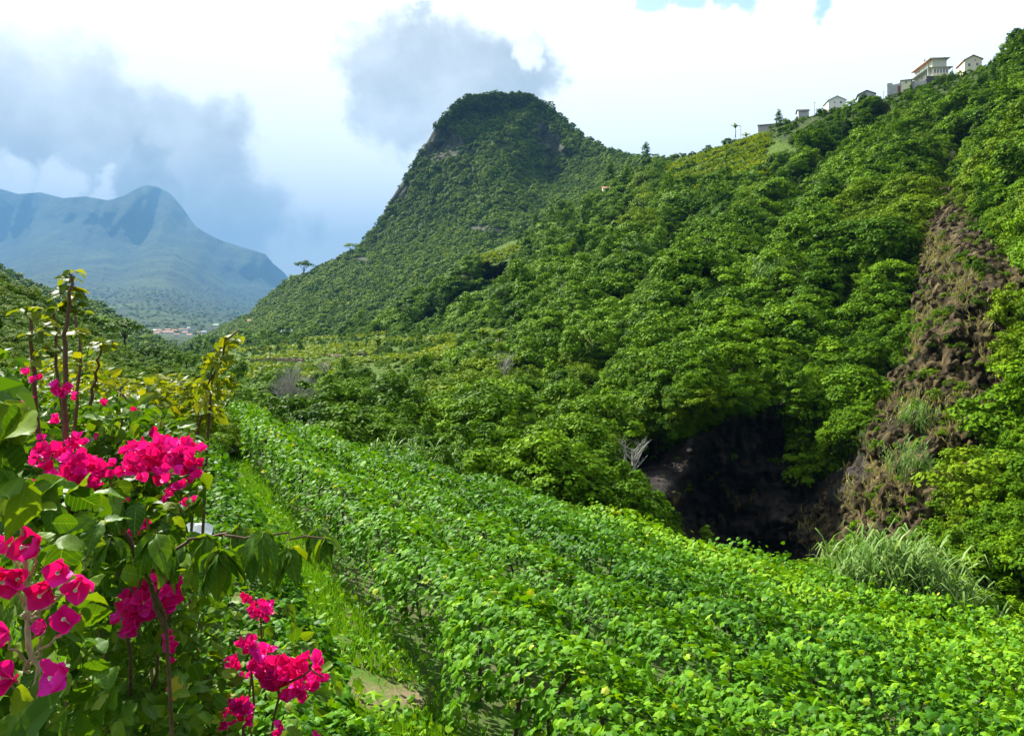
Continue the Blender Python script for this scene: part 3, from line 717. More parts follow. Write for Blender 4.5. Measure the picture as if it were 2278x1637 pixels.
def hill_dens(px, py, d):
    bare = np.maximum(rock_f(px, py), hollow_f(px, py))
    t = terr_f(px, py)
    w = (1 - bare * 0.76) * (1 - 0.72 * t)
    w = w * np.where(d < 150, 2.0, np.where(d < 250, 1.2, 0.6)) * np.clip(90.0 / d, 0.25, 1.3)
    w = w * (0.35 + np.clip(0.5 + 1.1 * fbm(np.stack([px / 60, py / 60, px * 0 + 31], -1), 3), 0, 1.2))
    jx = 30 * fbm(np.stack([px / 110, py / 110, px * 0 + 21], -1), 2); jy = 30 * fbm(np.stack([px / 110, py / 110, px * 0 + 23], -1), 2)
    cr = ridged(np.stack([((px + jx) * 0.92 + (py + jy) * 0.38) / 150, (py + jy - px * 0.35) / 230, px * 0 + 3.3], -1), 2)
    w = w * np.clip(1.25 - 1.3 * np.clip(cr - 0.45, 0, 1), 0.2, 1)          # bare shaded creases
    return w * (px < 2480) * np.where(hollow_f(px, py) < 0.25, 1.0, 0.30 * (py < 1110)) * (1 - 0.75 * np.clip(gully(px, py)[1] * 1.4 - 0.3, 0, 1))
P, Q, N = scatter(hill_g, 17000, hill_dens, 5)
d = P[:, 1]
size = (0.62 + 0.7 * rng.random(len(P)) ** 1.5 + 1.3 * (rng.random(len(P)) < 0.045)) * np.interp(d, [30, 60, 120, 300], [0.75, 1.05, 1.55, 2.3])
size *= np.where(inpoly(Q[:, 0], Q[:, 1], cliff_poly), 0.5, 1.0) * np.where(terr_f(Q[:, 0], Q[:, 1]) > 0.4, 0.42, 1.0)
size *= np.where(rock_f(Q[:, 0], Q[:, 1]) > 0.05, 0.6, 1.0) * np.where(hollow_f(Q[:, 0], Q[:, 1]) > 0.25, 0.55, 1.0)
size *= np.where(inpoly(Q[:, 0], Q[:, 1], [(1400, 1010), (1560, 1000), (1900, 1200), (1900, 1350), (1500, 1330), (1440, 1170)]) | (hollow_f(Q[:, 0] + 35, Q[:, 1] - 15) > 0.3), 0.5, 1.0)
size *= np.where((Q[:, 0] > 1640) & (Q[:, 0] < 2210) & (Q[:, 1] < interp(hill_top)(Q[:, 0]) + 50), 0.46, 1.0)
size *= np.where(inpoly(Q[:, 0], Q[:, 1], [(430, 780), (900, 800), (1010, 850), (900, 900), (720, 950), (430, 950)]), 0.55, 1.0)
P = P - N * (0.25 * size)[:, None] - np.array([0, 0, 1]) * (0.1 * size)[:, None]
yel = (fbm(np.stack([Q[:, 0] / 90, Q[:, 1] / 90, Q[:, 0] * 0 + 77], -1), 3) > 0.36) | ((Q[:, 0] > 2030) & (Q[:, 1] > 330) & (Q[:, 1] < 1020) & (rng.random(len(P)) < 0.4))
vis = (Q[:, 0] < 2270) & ~inpoly(Q[:, 0], Q[:, 1], [(440, 1000), (850, 1030), (1300, 1165), (1600, 1275), (1900, 1310), (2300, 1350), (2300, 1500), (440, 1500)])
order = np.argsort(-(size / d) * vis)
single = order[:270]
mask = np.ones(len(P), bool); mask[single] = False
med = np.median(size[single])
NTH = 'leftmost,second,third,fourth,fifth,sixth,seventh,eighth,ninth,tenth,eleventh,twelfth,thirteenth,fourteenth,fifteenth,sixteenth'.split(',')
byl = {}
for i in single:
    big = bool(size[i] > med)
    lb, gp = region_label(Q[i, 0], Q[i, 1], bool(yel[i]), big)
    byl.setdefault(lb, []).append((i, gp, big))
for lb, it in byl.items():
    ym = np.median([Q[i, 1] for i, _, _ in it])
    for half in ('upper', 'lower'):
        sub = sorted([q for q in it if (Q[q[0], 1] < ym) == (half == 'upper')], key=lambda q: Q[q[0], 0])
        for n_, (i, gp, big) in enumerate(sub):
            l2 = lb if len(it) == 1 else half + ' ' + lb
            if len(sub) > 1: l2 += ', leftmost' if n_ == 0 else ', %s from left' % NTH[min(n_, 15)]
            k = 'yellow' if yel[i] else 'shrub'
            plant_thing('tree' if big else 'shrub', l2, 'tree' if big else 'shrub', gp, P[i], PROTO[k][rnd.randrange(len(PROTO[k]))], TRUNK, size[i])
stuff_instances('hillside_shrubs', None, PROTO['shrub'] + PROTO['shrub'][:3] + PROTO['tall'], P[mask & ~yel], size[mask & ~yel], 21)
stuff_instances('yellowish_hillside_shrubs', None, PROTO['yellow'], P[mask & yel], size[mask & yel], 22)

# low ground cover on the hillside
P, Q, N = scatter(hill_g, 2500, lambda px, py, d: (hollow_f(px, py) < 0.3) * (gully(px, py)[1] < 0.45) * (1 - 0.75 * rock_f(px, py)) * np.clip(60.0 / d, 0.05, 1.5) * (px < 2480), 6)
size = (0.28 + 0.4 * rng.random(len(P))) * np.interp(P[:, 1], [30, 100, 300], [0.8, 1.2, 2.0])
yl = rng.random(len(P)) < 0.3 + 0.4 * terr_f(Q[:, 0], Q[:, 1])
size *= np.where(terr_f(Q[:, 0], Q[:, 1]) > 0.4, 0.5, 1.0) * np.where((Q[:, 0] > 1640) & (Q[:, 0] < 2210) & (Q[:, 1] < interp(hill_top)(Q[:, 0]) + 50), 0.5, 1.0)
P = P - np.array([0, 0, 1]) * (0.45 * size)[:, None]
stuff_instances('hillside_undergrowth', None, PROTO['shrub'], P[~yl], size[~yl], 23)
stuff_instances('yellowish_hillside_undergrowth', None, PROTO['yellow'], P[yl], size[yl], 24)

# ------------------------------------------------------------------ forest on the peak and spur, shrubs on the left slope
def peak_dens(px, py, d):
    return (1 - 0.9 * peak_rock(px, py)) * (0.3 + np.clip(0.6 + 0.9 * fbm(np.stack([px / 40, py / 40, px * 0 + 12], -1), 3), 0, 1.3))
P, Q, N = scatter(peak_g, 24000, peak_dens, 8)
size = (1.7 + 2.6 * rng.random(len(P)) ** 2.5)
stuff_instances('mountain_forest', None, PROTO['forest'], P - np.array([0, 0, 1]) * (0.35 * size)[:, None], size, 25, tilt=0.15)
P, Q, N = scatter(spur_g, 2200, lambda px, py, d: 1.0 + 0 * px, 9)
size = 2.2 + 2.6 * rng.random(len(P))
stuff_instances('valley_side_wood', None, PROTO['forest'], P - np.array([0, 0, 1]) * (0.3 * size)[:, None], size, 26)
P, Q, N = scatter(left_g, 2600, lambda px, py, d: np.clip(40 / d, 0.3, 2), 10)
size = (0.35 + 0.55 * rng.random(len(P))) * np.interp(P[:, 1], [10, 40, 90], [0.5, 0.7, 0.9])
yl = rng.random(len(P)) < 0.5
stuff_instances('left_slope_undergrowth', None, PROTO['shrub'], (P - np.array([0, 0, 1]) * (0.35 * size)[:, None])[~yl], size[~yl], 27)
stuff_instances('yellowish_left_slope_undergrowth', None, PROTO['yellow'], (P - np.array([0, 0, 1]) * (0.35 * size)[:, None])[yl], size[yl], 28)
P, Q, N = scatter(far_g, 5000, lambda px, py, d: np.where(py > 640, 1.0, 0.15), 12)
size = 4 + 5 * rng.random(len(P))
stuff_instances('distant_wood', None, PROTO['forest'], P - np.array([0, 0, 1]) * (0.3 * size)[:, None], size, 29)


# ------------------------------------------------------------------ vine field
LEAF_VARS = {}
def leaf_variants(key, name, tpl, mat, n=6, smooth=False):
    if key not in LEAF_VARS:
        l = []
        for k in range(n):
            r = np.random.default_rng(900 + k)
            V = tpl[0].copy(); V[:, 2] += 0.10 * np.sin(V[:, 0] * 5 + k) * V[:, 1] + 0.06 * r.normal(size=len(V)) * (np.abs(V[:, 0]) + 0.2)
            V[:, 0] *= 0.88 + 0.24 * r.random()
            l.append(tri_mesh(name, V, tpl[1], mat, np.full(len(V), (k + 0.5) / n * 0.9 + 0.05), smooth))
        LEAF_VARS[key] = l
    return LEAF_VARS[key]
def leaf_objects(parent, key, P, S, N, r, spin=None, name='leaf'):
    """each leaf an object of its own under its plant, sharing a few leaf meshes"""
    b, t, n = frames(N, r=r, spin=spin)
    base = np.array(parent.location)
    vs_ = LEAF_VARS[key]
    for i in range(len(P)):
        o = bpy.data.objects.new(name, vs_[r.integers(len(vs_))])
        s_ = float(S[i])
        m = Matrix(((b[i][0] * s_, t[i][0] * s_, n[i][0] * s_, P[i][0] - base[0]), (b[i][1] * s_, t[i][1] * s_, n[i][1] * s_, P[i][1] - base[1]),
                    (b[i][2] * s_, t[i][2] * s_, n[i][2] * s_, P[i][2] - base[2]), (0, 0, 0, 1)))
        o.parent = parent
        o.matrix_basis = m
        COL.objects.link(o)

leaf_variants('vine', 'vine_leaf', TPL_VINE, M['vine'], 8)
def proj(P):
    return CX + F * P[:, 0] / P[:, 1], HY - F * P[:, 2] / P[:, 1]
ROWS = [(-1.45, 0.82, 0.95)] + [(1.35 + 2.25 * k, 1.0, 1.45) for k in range(9)]
ORD = ['low vine row left of the grassy path', 'vine row along the right edge of the grassy path', 'second vine row right of the grassy path', 'third vine row right of the grassy path', 'fourth vine row right of the grassy path',
       'fifth vine row right of the grassy path', 'sixth vine row right of the grassy path', 'seventh vine row right of the grassy path', 'eighth vine row right of the grassy path', 'outermost vine row by the tall reeds']
SUNV = np.array(sdir)
for ri, (w0, hw, hh) in enumerate(ROWS):
    r = np.random.default_rng(300 + ri)
    c0 = PATH0 + w0 * RV
    # where the row begins (near) and ends (at the field edge)
    ss = np.linspace(-14, 50, 400)
    cc = c0 + ss[:, None] * RU
    okm = (cc[:, 1] > 3.9 - 0.02 * cc[:, 0]) & (cc[:, 1] < edge_y(cc[:, 0]) - 0.3) & (np.abs(cc[:, 0]) < 0.72 * cc[:, 1] + 2.5)
    if okm.sum() < 4: continue
    s0, s1 = ss[okm].min(), ss[okm].max()
    n = int((s1 - s0) * 4.2 * 280)
    s_ = s0 + (s1 - s0) * r.random(n)
    u_ = r.random(n) * 2 - 1
    u_ = np.where(r.random(n) < 0.45, np.sign(u_) * (0.75 + 0.25 * np.abs(u_)), u_)
    # cross section: a rounded hedge with uneven sides and tufts
    bump = 0.36 * fbm(np.stack([s_ / 0.6, u_ * 1.7 + ri * 7, s_ * 0], -1), 3) + np.where(r.random(n) < 0.06, 0.30 * r.random(n), 0)
    wv = 1 + 0.34 * fbm(np.stack([s_ / 1.3, s_ * 0 + np.sign(u_) * 3 + ri * 5, s_ * 0], -1), 3)
    ang = u_ * 1.45
    hx_ = np.sin(ang) * hw * wv; hz_ = hh * (1 - np.abs(u_) ** 4.5 * r.random(n) ** 0.7) + bump
    depth_in = 0.35 * r.random(n) ** 2.2
    hz_ -= depth_in * (0.4 + 0.4 * (1 - np.abs(u_))); hx_ *= 1 - 0.35 * depth_in
    q = c0 + s_[:, None] * RU + (hx_)[:, None] * RV
    z = ground_z(q[:, 0], q[:, 1]) + hz_ + (0.0)
    P = np.stack([q[:, 0], q[:, 1], z], -1)
    ok = P[:, 1] > 3.0
    px, py = proj(np.where(ok[:, None], P, 1.0))
    dd = np.linalg.norm(P, axis=1)
    thin = np.interp(dd, [5, 9, 16, 26, 45], [1.0, 0.72, 0.42, 0.28, 0.2])
    ok &= (np.abs(u_) < 0.86) | (r.random(n) < np.where((u_ < 0) & (ri > 0), 0.30, 0.55))
    ok &= (px > -250) & (px < 2500) & (py < 1850) & (r.random(n) < thin)
    P, u2, dd, px, py, din = P[ok], u_[ok], dd[ok], px[ok], py[ok], depth_in[ok]
    k = len(P)
    Nn = np.stack([RV[0] * np.sin(u2 * 1.0), RV[1] * np.sin(u2 * 1.0), 0.75 + 0 * u2], -1) + 0.42 * r.normal(size=(k, 3)) + 0.25 * SUNV
    sp = r.normal(size=(k, 3)) + np.stack([RV[0] * u2, RV[1] * u2, -0.4 + 0 * u2], -1) * 0.9
    S = np.interp(dd, [5, 12, 25, 45], [0.100, 0.106, 0.13, 0.17]) * (0.6 + 0.7 * r.random(k))
    tint = np.clip(0.12 + 0.62 * r.random(k) ** 1.2 + 0.22 * fbm(P * 0.7, 3) + 0.08 * fbm(P * 3, 2), 0, 1)
    tint = np.where(r.random(k) < 0.012, 1.3, tint)
    e0 = c0 + (s0 + s1) * 0.5 * RU
    root = empty('vine_row', (e0[0], e0[1], float(ground_z(e0[0], e0[1]))), ('leafy green ' + ORD[ri]), 'vine row', 'leafy vine rows of the field')
    base = np.array(root.location)
    inframe = (px > 0) & (px < 2278) & (py < 1637) & (din < 0.05)
    key = np.where(inframe, S / dd, 0)
    top = np.argsort(-key)[:300]
    top = top[key[top] > 0]
    leaf_objects(root, 'vine', P[top], S[top], Nn[top], r, sp[top])
    rest = np.ones(k, bool); rest[top] = False
    near = rest & (dd < 15); far_ = rest & (dd >= 15)
    Vs, Ts, tis, o_ = [], [], [], 0
    for msk, tpl in ((near, TPL_VINE), (far_, TPL_VINE_LOW)):
        if msk.sum() == 0: continue
        V, T, kv = build_leaves(tpl, P[msk] - base, S[msk], Nn[msk], r, sp[msk])
        Vs.append(V); Ts.append(T + o_); tis.append(np.repeat(tint[msk], kv)); o_ += len(V)
    tag(link('foliage', tri_mesh('vine_foliage', np.concatenate(Vs), np.concatenate(Ts), M['vine'], np.concatenate(tis)), root), kind='stuff')
    # stocks
    l = []
    for s2 in np.arange(s0 + 0.4, s1, 1.1):
        q = c0 + s2 * RU; z0 = float(ground_z(q[0], q[1]))
        p0 = np.array([q[0], q[1], z0]) - base
        j = r.normal(size=3) * 0.1
        l.append(([p0 - [0, 0, 0.1], p0 + [j[0], j[1], hh * 0.5], p0 + [j[1], j[2], hh * 0.9]], [0.03, 0.025, 0.015]))
    tag(link('vine_stocks', tubes_mesh('vine_stocks', l, M['bark'], 5), root), kind='stuff')

# ------------------------------------------------------------------ grass on the path and banks
def blades(name, P, S, mat, seed, lean=0.5):
    r = np.random.default_rng(seed); n = len(P)
    spin = np.stack([lean * r.normal(size=n), lean * r.normal(size=n), np.ones(n)], -1)
    N = r.normal(size=(n, 3)); N[:, 2] *= 0.2
    tpl = (TPL_BLADE[0] * np.array([2.2, 1, 1]), TPL_BLADE[1])
    return tag(link(name, leaf_mesh(name, tpl, P, S, N, mat, r, np.clip(0.2 + 0.6 * r.random(n) + 0.3 * fbm(P * 1.1, 3), 0, 1), spin)), kind='stuff')
n = 34000
s_ = -5 + 45 * rng.random(n) ** 1.7; w_ = 0.42 * rng.normal(size=n)
q = PATH0 + s_[:, None] * RU + w_[:, None] * RV
P = np.stack([q[:, 0], q[:, 1], ground_z(q[:, 0], q[:, 1])], -1)
bare = fbm(np.stack([q[:, 0] * 0.8, q[:, 1] * 0.8, q[:, 0] * 0 + 5], -1), 3) > 0.30
bare &= P[:, 1] > 9.0
blades('path_grass', P[~bare], 0.07 + 0.15 * rng.random((~bare).sum()), M['grass'], 41)
n = 12000
s_ = -7 + 46 * rng.random(n) ** 1.2; w_ = -3.9 + 1.0 * rng.normal(size=n)
q = PATH0 + s_[:, None] * RU + w_[:, None] * RV
P = np.stack([q[:, 0], q[:, 1], ground_z(q[:, 0], q[:, 1])], -1)
blades('bank_grass', P[P[:, 1] > 3], 0.14 + 0.25 * rng.random((P[:, 1] > 3).sum()), M['grass'], 42)
n = 5000
s_ = -5 + 40 * rng.random(n) ** 1.3; w_ = 0.7 * rng.normal(size=n)
q = PATH0 + s_[:, None] * RU + w_[:, None] * RV
P = np.stack([q[:, 0], q[:, 1], ground_z(q[:, 0], q[:, 1])], -1)
bare = fbm(np.stack([q[:, 0] * 0.8, q[:, 1] * 0.8, q[:, 0] * 0 + 5], -1), 3) > 0.22
blades('dry_path_grass', P[bare], 0.05 + 0.12 * rng.random(bare.sum()), M['drygrass'], 43, 0.9)
n = 3600
s_ = -5 + 40 * rng.random(n) ** 1.9; w_ = 0.55 * rng.normal(size=n)
q = PATH0 + s_[:, None] * RU + w_[:, None] * RV
P = np.stack([q[:, 0], q[:, 1], ground_z(q[:, 0], q[:, 1]) + 0.04 + 0.14 * rng.random(n)], -1)
clump = (fbm(P * 0.9 + 3.0, 3) > 0.0) | (P[:, 1] < 9.5)
P = P[clump]
tag(link('path_weeds', leaf_mesh('path_weeds', TPL_VINE_LOW, P, 0.05 + 0.07 * rng.random(len(P)), np.array([0, 0, 1.0]) + 0.5 * rng.normal(size=(len(P), 3)), M['vine'], rng)), kind='stuff')
# brush along the far edge of the field, hiding the drop
n = 1500
xx = -22 + 42 * rng.random(n); yy = edge_y(xx) + 0.5 + 6 * rng.random(n) ** 1.5
P = np.stack([xx, yy, ground_z(xx, yy) - 0.15], -1)
sz = (0.35 + 0.55 * rng.random(n)) * np.where((xx > 3.5) & (xx < 10), 0.5, 1.0)
stuff_instances('field_edge_brush', None, PROTO['shrub'], P, sz, 44)

# ------------------------------------------------------------------ reeds
def reed_mesh(name, seed, h=1.0, nl=14, mat='reed'):
    r = np.random.default_rng(seed)
    lean = 0.12 * r.normal(size=2)
    st = [(lean[0] * t * t, lean[1] * t * t, t * h) for t in (0, 0.35, 0.7, 1.0)]
    V, T = tube(st, [0.012, 0.011, 0.008, 0.004], 5)
    Vs, Ts, o_ = [V], [T], len(V)
    for k in range(nl):
        t = 0.2 + 0.8 * k / nl; a = 2.4 * k + r.random(); ln = 0.42 * (1.1 - 0.35 * t) * h
        b0 = np.array([lean[0] * t * t, lean[1] * t * t, t * h]); dr = np.array([math.cos(a), math.sin(a), 0]); sd = np.array([-dr[1], dr[0], 0])
        L4 = [(0, 0.0, 0.006), (0.30, 0.42, 0.010), (0.62, 0.62, 0.008), (0.9, 0.55 - 0.35 * r.random(), 0.002)]
        V = []
        for x, z, w in L4:
            c = b0 + dr * x * ln * 0.85 + np.array([0, 0, z * ln]); V += [c - sd * w * h, c + sd * w * h]
        T = []
        for j in range(3): T += [[2 * j, 2 * j + 1, 2 * j + 3], [2 * j, 2 * j + 3, 2 * j + 2]]
        Vs.append(np.array(V)); Ts.append(np.array(T) + o_); o_ += len(V)
    V = np.concatenate(Vs)
    return tri_mesh(name, V, np.concatenate(Ts), M[mat], 0.3 + 0.6 * r.random() + 0 * V[:, 0], smooth=True)
CANES = [reed_mesh('reed_cane', 60 + k) for k in range(6)]
def reed_clump(px, py, label, group, h, rad, n, ground, d=None, lean=0.1):
    c = ground(px, py)
    e = empty('reed_clump', tuple(c), label, 'reeds', group)
    for k in range(n):
        a = rnd.random() * 6.283; q = rad * math.sqrt(rnd.random())
        o = link('cane', CANES[rnd.randrange(6)], e)
        o.location = (q * math.cos(a), q * math.sin(a) * 0.7, -0.15 + q * math.sin(a) * 0.25)
        o.rotation_euler = (lean * rnd.gauss(0, 1), lean * rnd.gauss(0, 1), rnd.random() * 6.283)
        k_ = h * (0.65 + 0.55 * rnd.random()); o.scale = (k_, k_, k_)
def on_field(d):
    def f(px, py):
        x = (px - CX) / F * d
        return np.array([x, d, float(ground_z(x, d))])
    return f
for px, d, lab in ((1930, 21.5, 'tall pale green reeds at the right end of the dark hollow'), (2000, 21.0, 'tall pale reeds behind the field in front of the brown cliff foot'), (2070, 20.8, 'tall green reeds beside the leafy shrubs on the right'), (2140, 20.5, 'short reeds thinning out at the right end of the reed bed')):
    reed_clump(px, 0, lab, 'reed bed behind the vine field', 2.35 if px < 2100 else 1.6, 0.95, 46, on_field(d))
for px, d, lab in ((880, 35.5, 'pale dry reeds at the far corner of the vine field'), (940, 35.0, 'second clump of pale reeds from the far field corner'), (1000, 34.5, 'tall pale reeds standing above the middle of the field edge'), (1060, 34.0, 'pale reeds beside the round bushes beyond the field'), (1120, 33.5, 'thin pale reeds in front of the round bushes'), (1190, 33, 'last pale reeds before the bushes by the hollow')):
    reed_clump(px, 0, lab, 'pale reeds along the far edge of the field', 2.3, 1.1, 40, on_field(d), lean=0.16)
for px, py, n, lab, gp in ((1690, 690, 40, 'blue green reed thicket halfway up the hillside, lower part', 'reed thicket on the hillside'), (1720, 640, 40, 'blue green reed thicket halfway up the hillside, upper part', 'reed thicket on the hillside'),
                        (2040, 960, 26, 'green tuft of reeds growing on the brown cliff', 'reeds on the cliff'), (2020, 1060, 20, 'pale green reeds low on the brown cliff', 'reeds on the cliff')):
    reed_clump(px, py, lab, gp, 3.0 if py < 800 else 1.7, 2.6 if py < 800 else 1.2, n, lambda a, b: hill_at(a, b))

# ------------------------------------------------------------------ trees that stand out
def lone_tree(at, px, py, hpx, kind, label, name='tree', group=None, trunk=True):
    c = at(px, py); s_ = hpx / F * c[1]
    ms = PROTO[kind]
    k_ = {'umbrella': 2.2, 'tall': 2.3}.get(kind, 1.9)
    plant_thing(name, label, 'tree', group, tuple(c - np.array([0, 0, 0.05 * s_])), ms[rnd.randrange(len(ms))], TRUNK_TALL if kind in ('umbrella',) else TRUNK, s_ / k_)
for px, hpx, kind, lab in ((652, 22, 'forest', 'small tree on the low spur left of the mountain'), (676, 32, 'umbrella', 'umbrella shaped tree standing alone on the spur left of the mountain'), (700, 14, 'forest', 'low bush beside the umbrella tree on the spur'),
                           (780, 26, 'umbrella', 'flat crowned tree on the lower left flank of the mountain'), (1040, 12, 'forest', 'small tree at the left end of the summit'), (1085, 14, 'forest', 'rounded tree left of the middle of the summit'), (1102, 16, 'forest', 'tallest tree on the flat summit'),
                           (1135, 10, 'forest', 'tiny tree on the middle of the summit'), (1178, 10, 'forest', 'tiny tree at the right end of the summit'), (1228, 14, 'forest', 'dark tree where the summit begins to fall on the right'), (1258, 13, 'forest', 'second dark tree down the right shoulder of the mountain'),
                           (1284, 14, 'forest', 'third dark tree down the right shoulder of the mountain'), (1310, 15, 'forest', 'fourth dark tree down the right shoulder of the mountain'), (1332, 18, 'forest', 'tree with bushy top near the foot of the right shoulder'), (1360, 14, 'forest', 'dark tree at the bottom of the right shoulder'),
                           (1400, 16, 'forest', 'dark tree on the saddle between mountain and hillside'), (1436, 36, 'tall', 'pointed conifer rising above the saddle'), (1455, 22, 'forest', 'bushy tree beside the pointed conifer on the saddle'), (1476, 16, 'forest', 'low tree to the right of the saddle conifer')):
    lone_tree(peak_at, px, float(interp(peak_top)(px)) + 5, hpx, kind, lab, 'conifer' if kind == 'tall' else 'tree', 'trees on the mountain skyline')
for px, hpx, kind, lab in ((1502, 18, 'shrub', 'round tree at the lower end of the hillside skyline'), (1540, 14, 'shrub', 'low bush on the skyline over the upper terraces'), (1575, 16, 'shrub', 'second bush on the skyline over the upper terraces'), (1618, 20, 'shrub', 'tree on the skyline left of the long low house'),
                           (2225, 26, 'shrub', 'tree on the skyline right of the pink gabled house'), (2248, 46, 'shrub', 'tall tree on the skyline at the upper right corner'), (2268, 60, 'shrub', 'tallest dark tree at the top right of the hillside'), (1750, 14, 'shrub', 'small tree left of the ruined white hut'), (1868, 14, 'shrub', 'bush against the white gabled house'), (2120, 14, 'shrub', 'low bush between the two tall ridge houses')):
    lone_tree(hill_at, px, float(interp(hill_top)(px)) + 4, hpx, kind, lab, 'tree', 'trees on the hillside skyline')
for px, py, hpx, kind, lab in ((278, 775, 66, 'umbrella', 'lone umbrella shaped tree above the left slope'), (228, 745, 56, 'shrub', 'bushy tree left of the umbrella tree'), (200, 730, 44, 'shrub', 'tree at the shoulder of the left slope'), (180, 716, 30, 'shrub', 'small tree higher up the left slope edge'), (330, 796, 40, 'shrub', 'rounded bush below the umbrella tree'), (380, 806, 44, 'shrub', 'dense dark bush at the end of the left slope'), (415, 815, 40, 'shrub', 'last dark bush of the left slope before the valley')):
    lone_tree(left_at, px, py, hpx, kind, lab, 'tree', 'trees on the left slope')
for px, py, hpx, lab in ((40, 625, 26, 'hazy tree high on the left spur'), (85, 645, 22, 'second hazy tree on the left spur'), (130, 660, 26, 'hazy tree in the middle of the left spur'), (165, 668, 22, 'hazy tree right of the tall flowering stem top'), (210, 690, 24, 'hazy tree low on the left spur')):
    lone_tree(spur_at, px, py, hpx, 'forest', lab, 'tree', 'hazy trees on the left spur')
lone_tree(hill_at, 1572, 1240, 78, 'tall', 'small pointed tree standing alone in the dark hollow', 'tree')
# bare grey shrub before the terraces
c = hill_at(650, 915)
e = empty('bare_shrub', tuple(c), 'leafless grey shrub with fine twigs at the foot of the hill', 'shrub')
l = []
for k in range(120):
    a = rnd.random() * 6.283; s0 = rnd.random(); h = 2.0 + 2.0 * rnd.random(); q = 1.9 * math.sqrt(rnd.random())
    top = np.array([q * math.cos(a), q * math.sin(a), h * (1.1 - 0.12 * q * q)])
    mid = top * 0.5 + np.array([rnd.gauss(0, 0.2), rnd.gauss(0, 0.2), 0.1])
    l.append(([np.zeros(3), mid, top], [0.035, 0.022, 0.01]))
    for j in range(4):
        tp = top + np.array([rnd.gauss(0, 0.35), rnd.gauss(0, 0.35), 0.35 * rnd.random()])
        l.append(([mid * 0.4 + top * 0.6, tp], [0.016, 0.008]))
link('branches', tubes_mesh('bare_branches', l, M['grey_twig'], 4), e)

# ------------------------------------------------------------------ terraces: low crop strips and dry stone walls
TERR_LINES = [([(560, 800), (700, 792), (830, 786)], 'green crop strip on the lowest valley terrace'), ([(540, 815), (650, 822), (780, 812)], 'pale crop strip below the stone wall in the valley'), ([(500, 830), (620, 845), (760, 838)], 'grassy strip nearest the bare grey shrub'),
              ([(620, 760), (740, 752), (860, 742)], 'dark hedge strip beside the small valley house'), ([(700, 776), (800, 770), (900, 756)], 'crop strip in the middle of the valley terraces'), ([(860, 800), (960, 788), (1010, 772)], 'crop strip climbing towards the bright terrace'),
              ([(1035, 785), (1090, 776), (1150, 780)], 'bright green crop on the flat terrace below the red shed'), ([(1030, 800), (1090, 798), (1170, 800)], 'yellowish edge of the flat terrace'),
              ([(1040, 590), (1100, 582), (1165, 560)], 'lit terrace strip where the spur meets the mountain'), ([(1060, 575), (1110, 566), (1170, 545)], 'upper lit terrace strip below the mountain'),
              ([(1490, 400), (1600, 365), (1720, 320)], 'vine strip on the middle upper terrace'), ([(1480, 380), (1580, 345), (1700, 302)], 'vine strip on the highest terrace'), ([(1510, 420), (1620, 385), (1740, 345)], 'vine strip on the lower upper terrace'), ([(1530, 440), (1640, 408), (1720, 380)], 'lowest vine strip of the upper terraces')]
ORDT = ['second', 'third', 'fourth', 'fifth', 'sixth', 'seventh']
for k in range(6):
    o = 9 + 12 * k
    TERR_LINES.append(([(1470 + 8 * k, 366 + o), (1580 + 6 * k, 332 + o), (1715 - 3 * k, 292 + o)], ORDT[k] + ' hedge line down the sunlit upper terraces'))
for k, (xa, xb, y0, y1) in enumerate(((520, 700, 778, 772), (640, 840, 784, 778), (880, 1010, 762, 752), (560, 720, 824, 820), (760, 930, 806, 796), (900, 1020, 806, 790))):
    TERR_LINES.append(([(xa, y0), ((xa + xb) / 2, (y0 + y1) / 2 + 2), (xb, y1)], ('top', 'upper', 'far right', 'lower left', 'lower middle', 'lower right')[k] + ' green hedge line on the valley terraces'))
for ln, lab in TERR_LINES:
    xs = np.array([p[0] for p in ln]); ys = np.array([p[1] for p in ln]); r = np.random.default_rng(int(xs[0]))
    m_ = 420
    px = xs[0] + (xs[-1] - xs[0]) * r.random(m_); py = np.interp(px, xs, ys) + 2.2 * r.normal(size=m_)
    C = hill_at(px, py); base = C.mean(0)
    per = 3
    P = np.repeat(C, per, 0) + r.normal(size=(m_ * per, 3)) * np.array([0.5, 0.5, 0.25]) + np.array([0, 0, 0.5])
    N = r.normal(size=(m_ * per, 3)) * 0.5 + np.array([0, -0.1, 1.0])
    S = np.interp(P[:, 1], [60, 200, 400], [0.45, 0.95, 1.5]) * (0.6 + 0.8 * r.random(len(P)))
    e = empty('crop_strip', tuple(base), lab, 'crop strip', 'crop strips on the terraces')
    tag(link('foliage', leaf_mesh('crop_foliage', TPL_QUAD, P - base, S, N, M['crop'], r), e), kind='stuff')
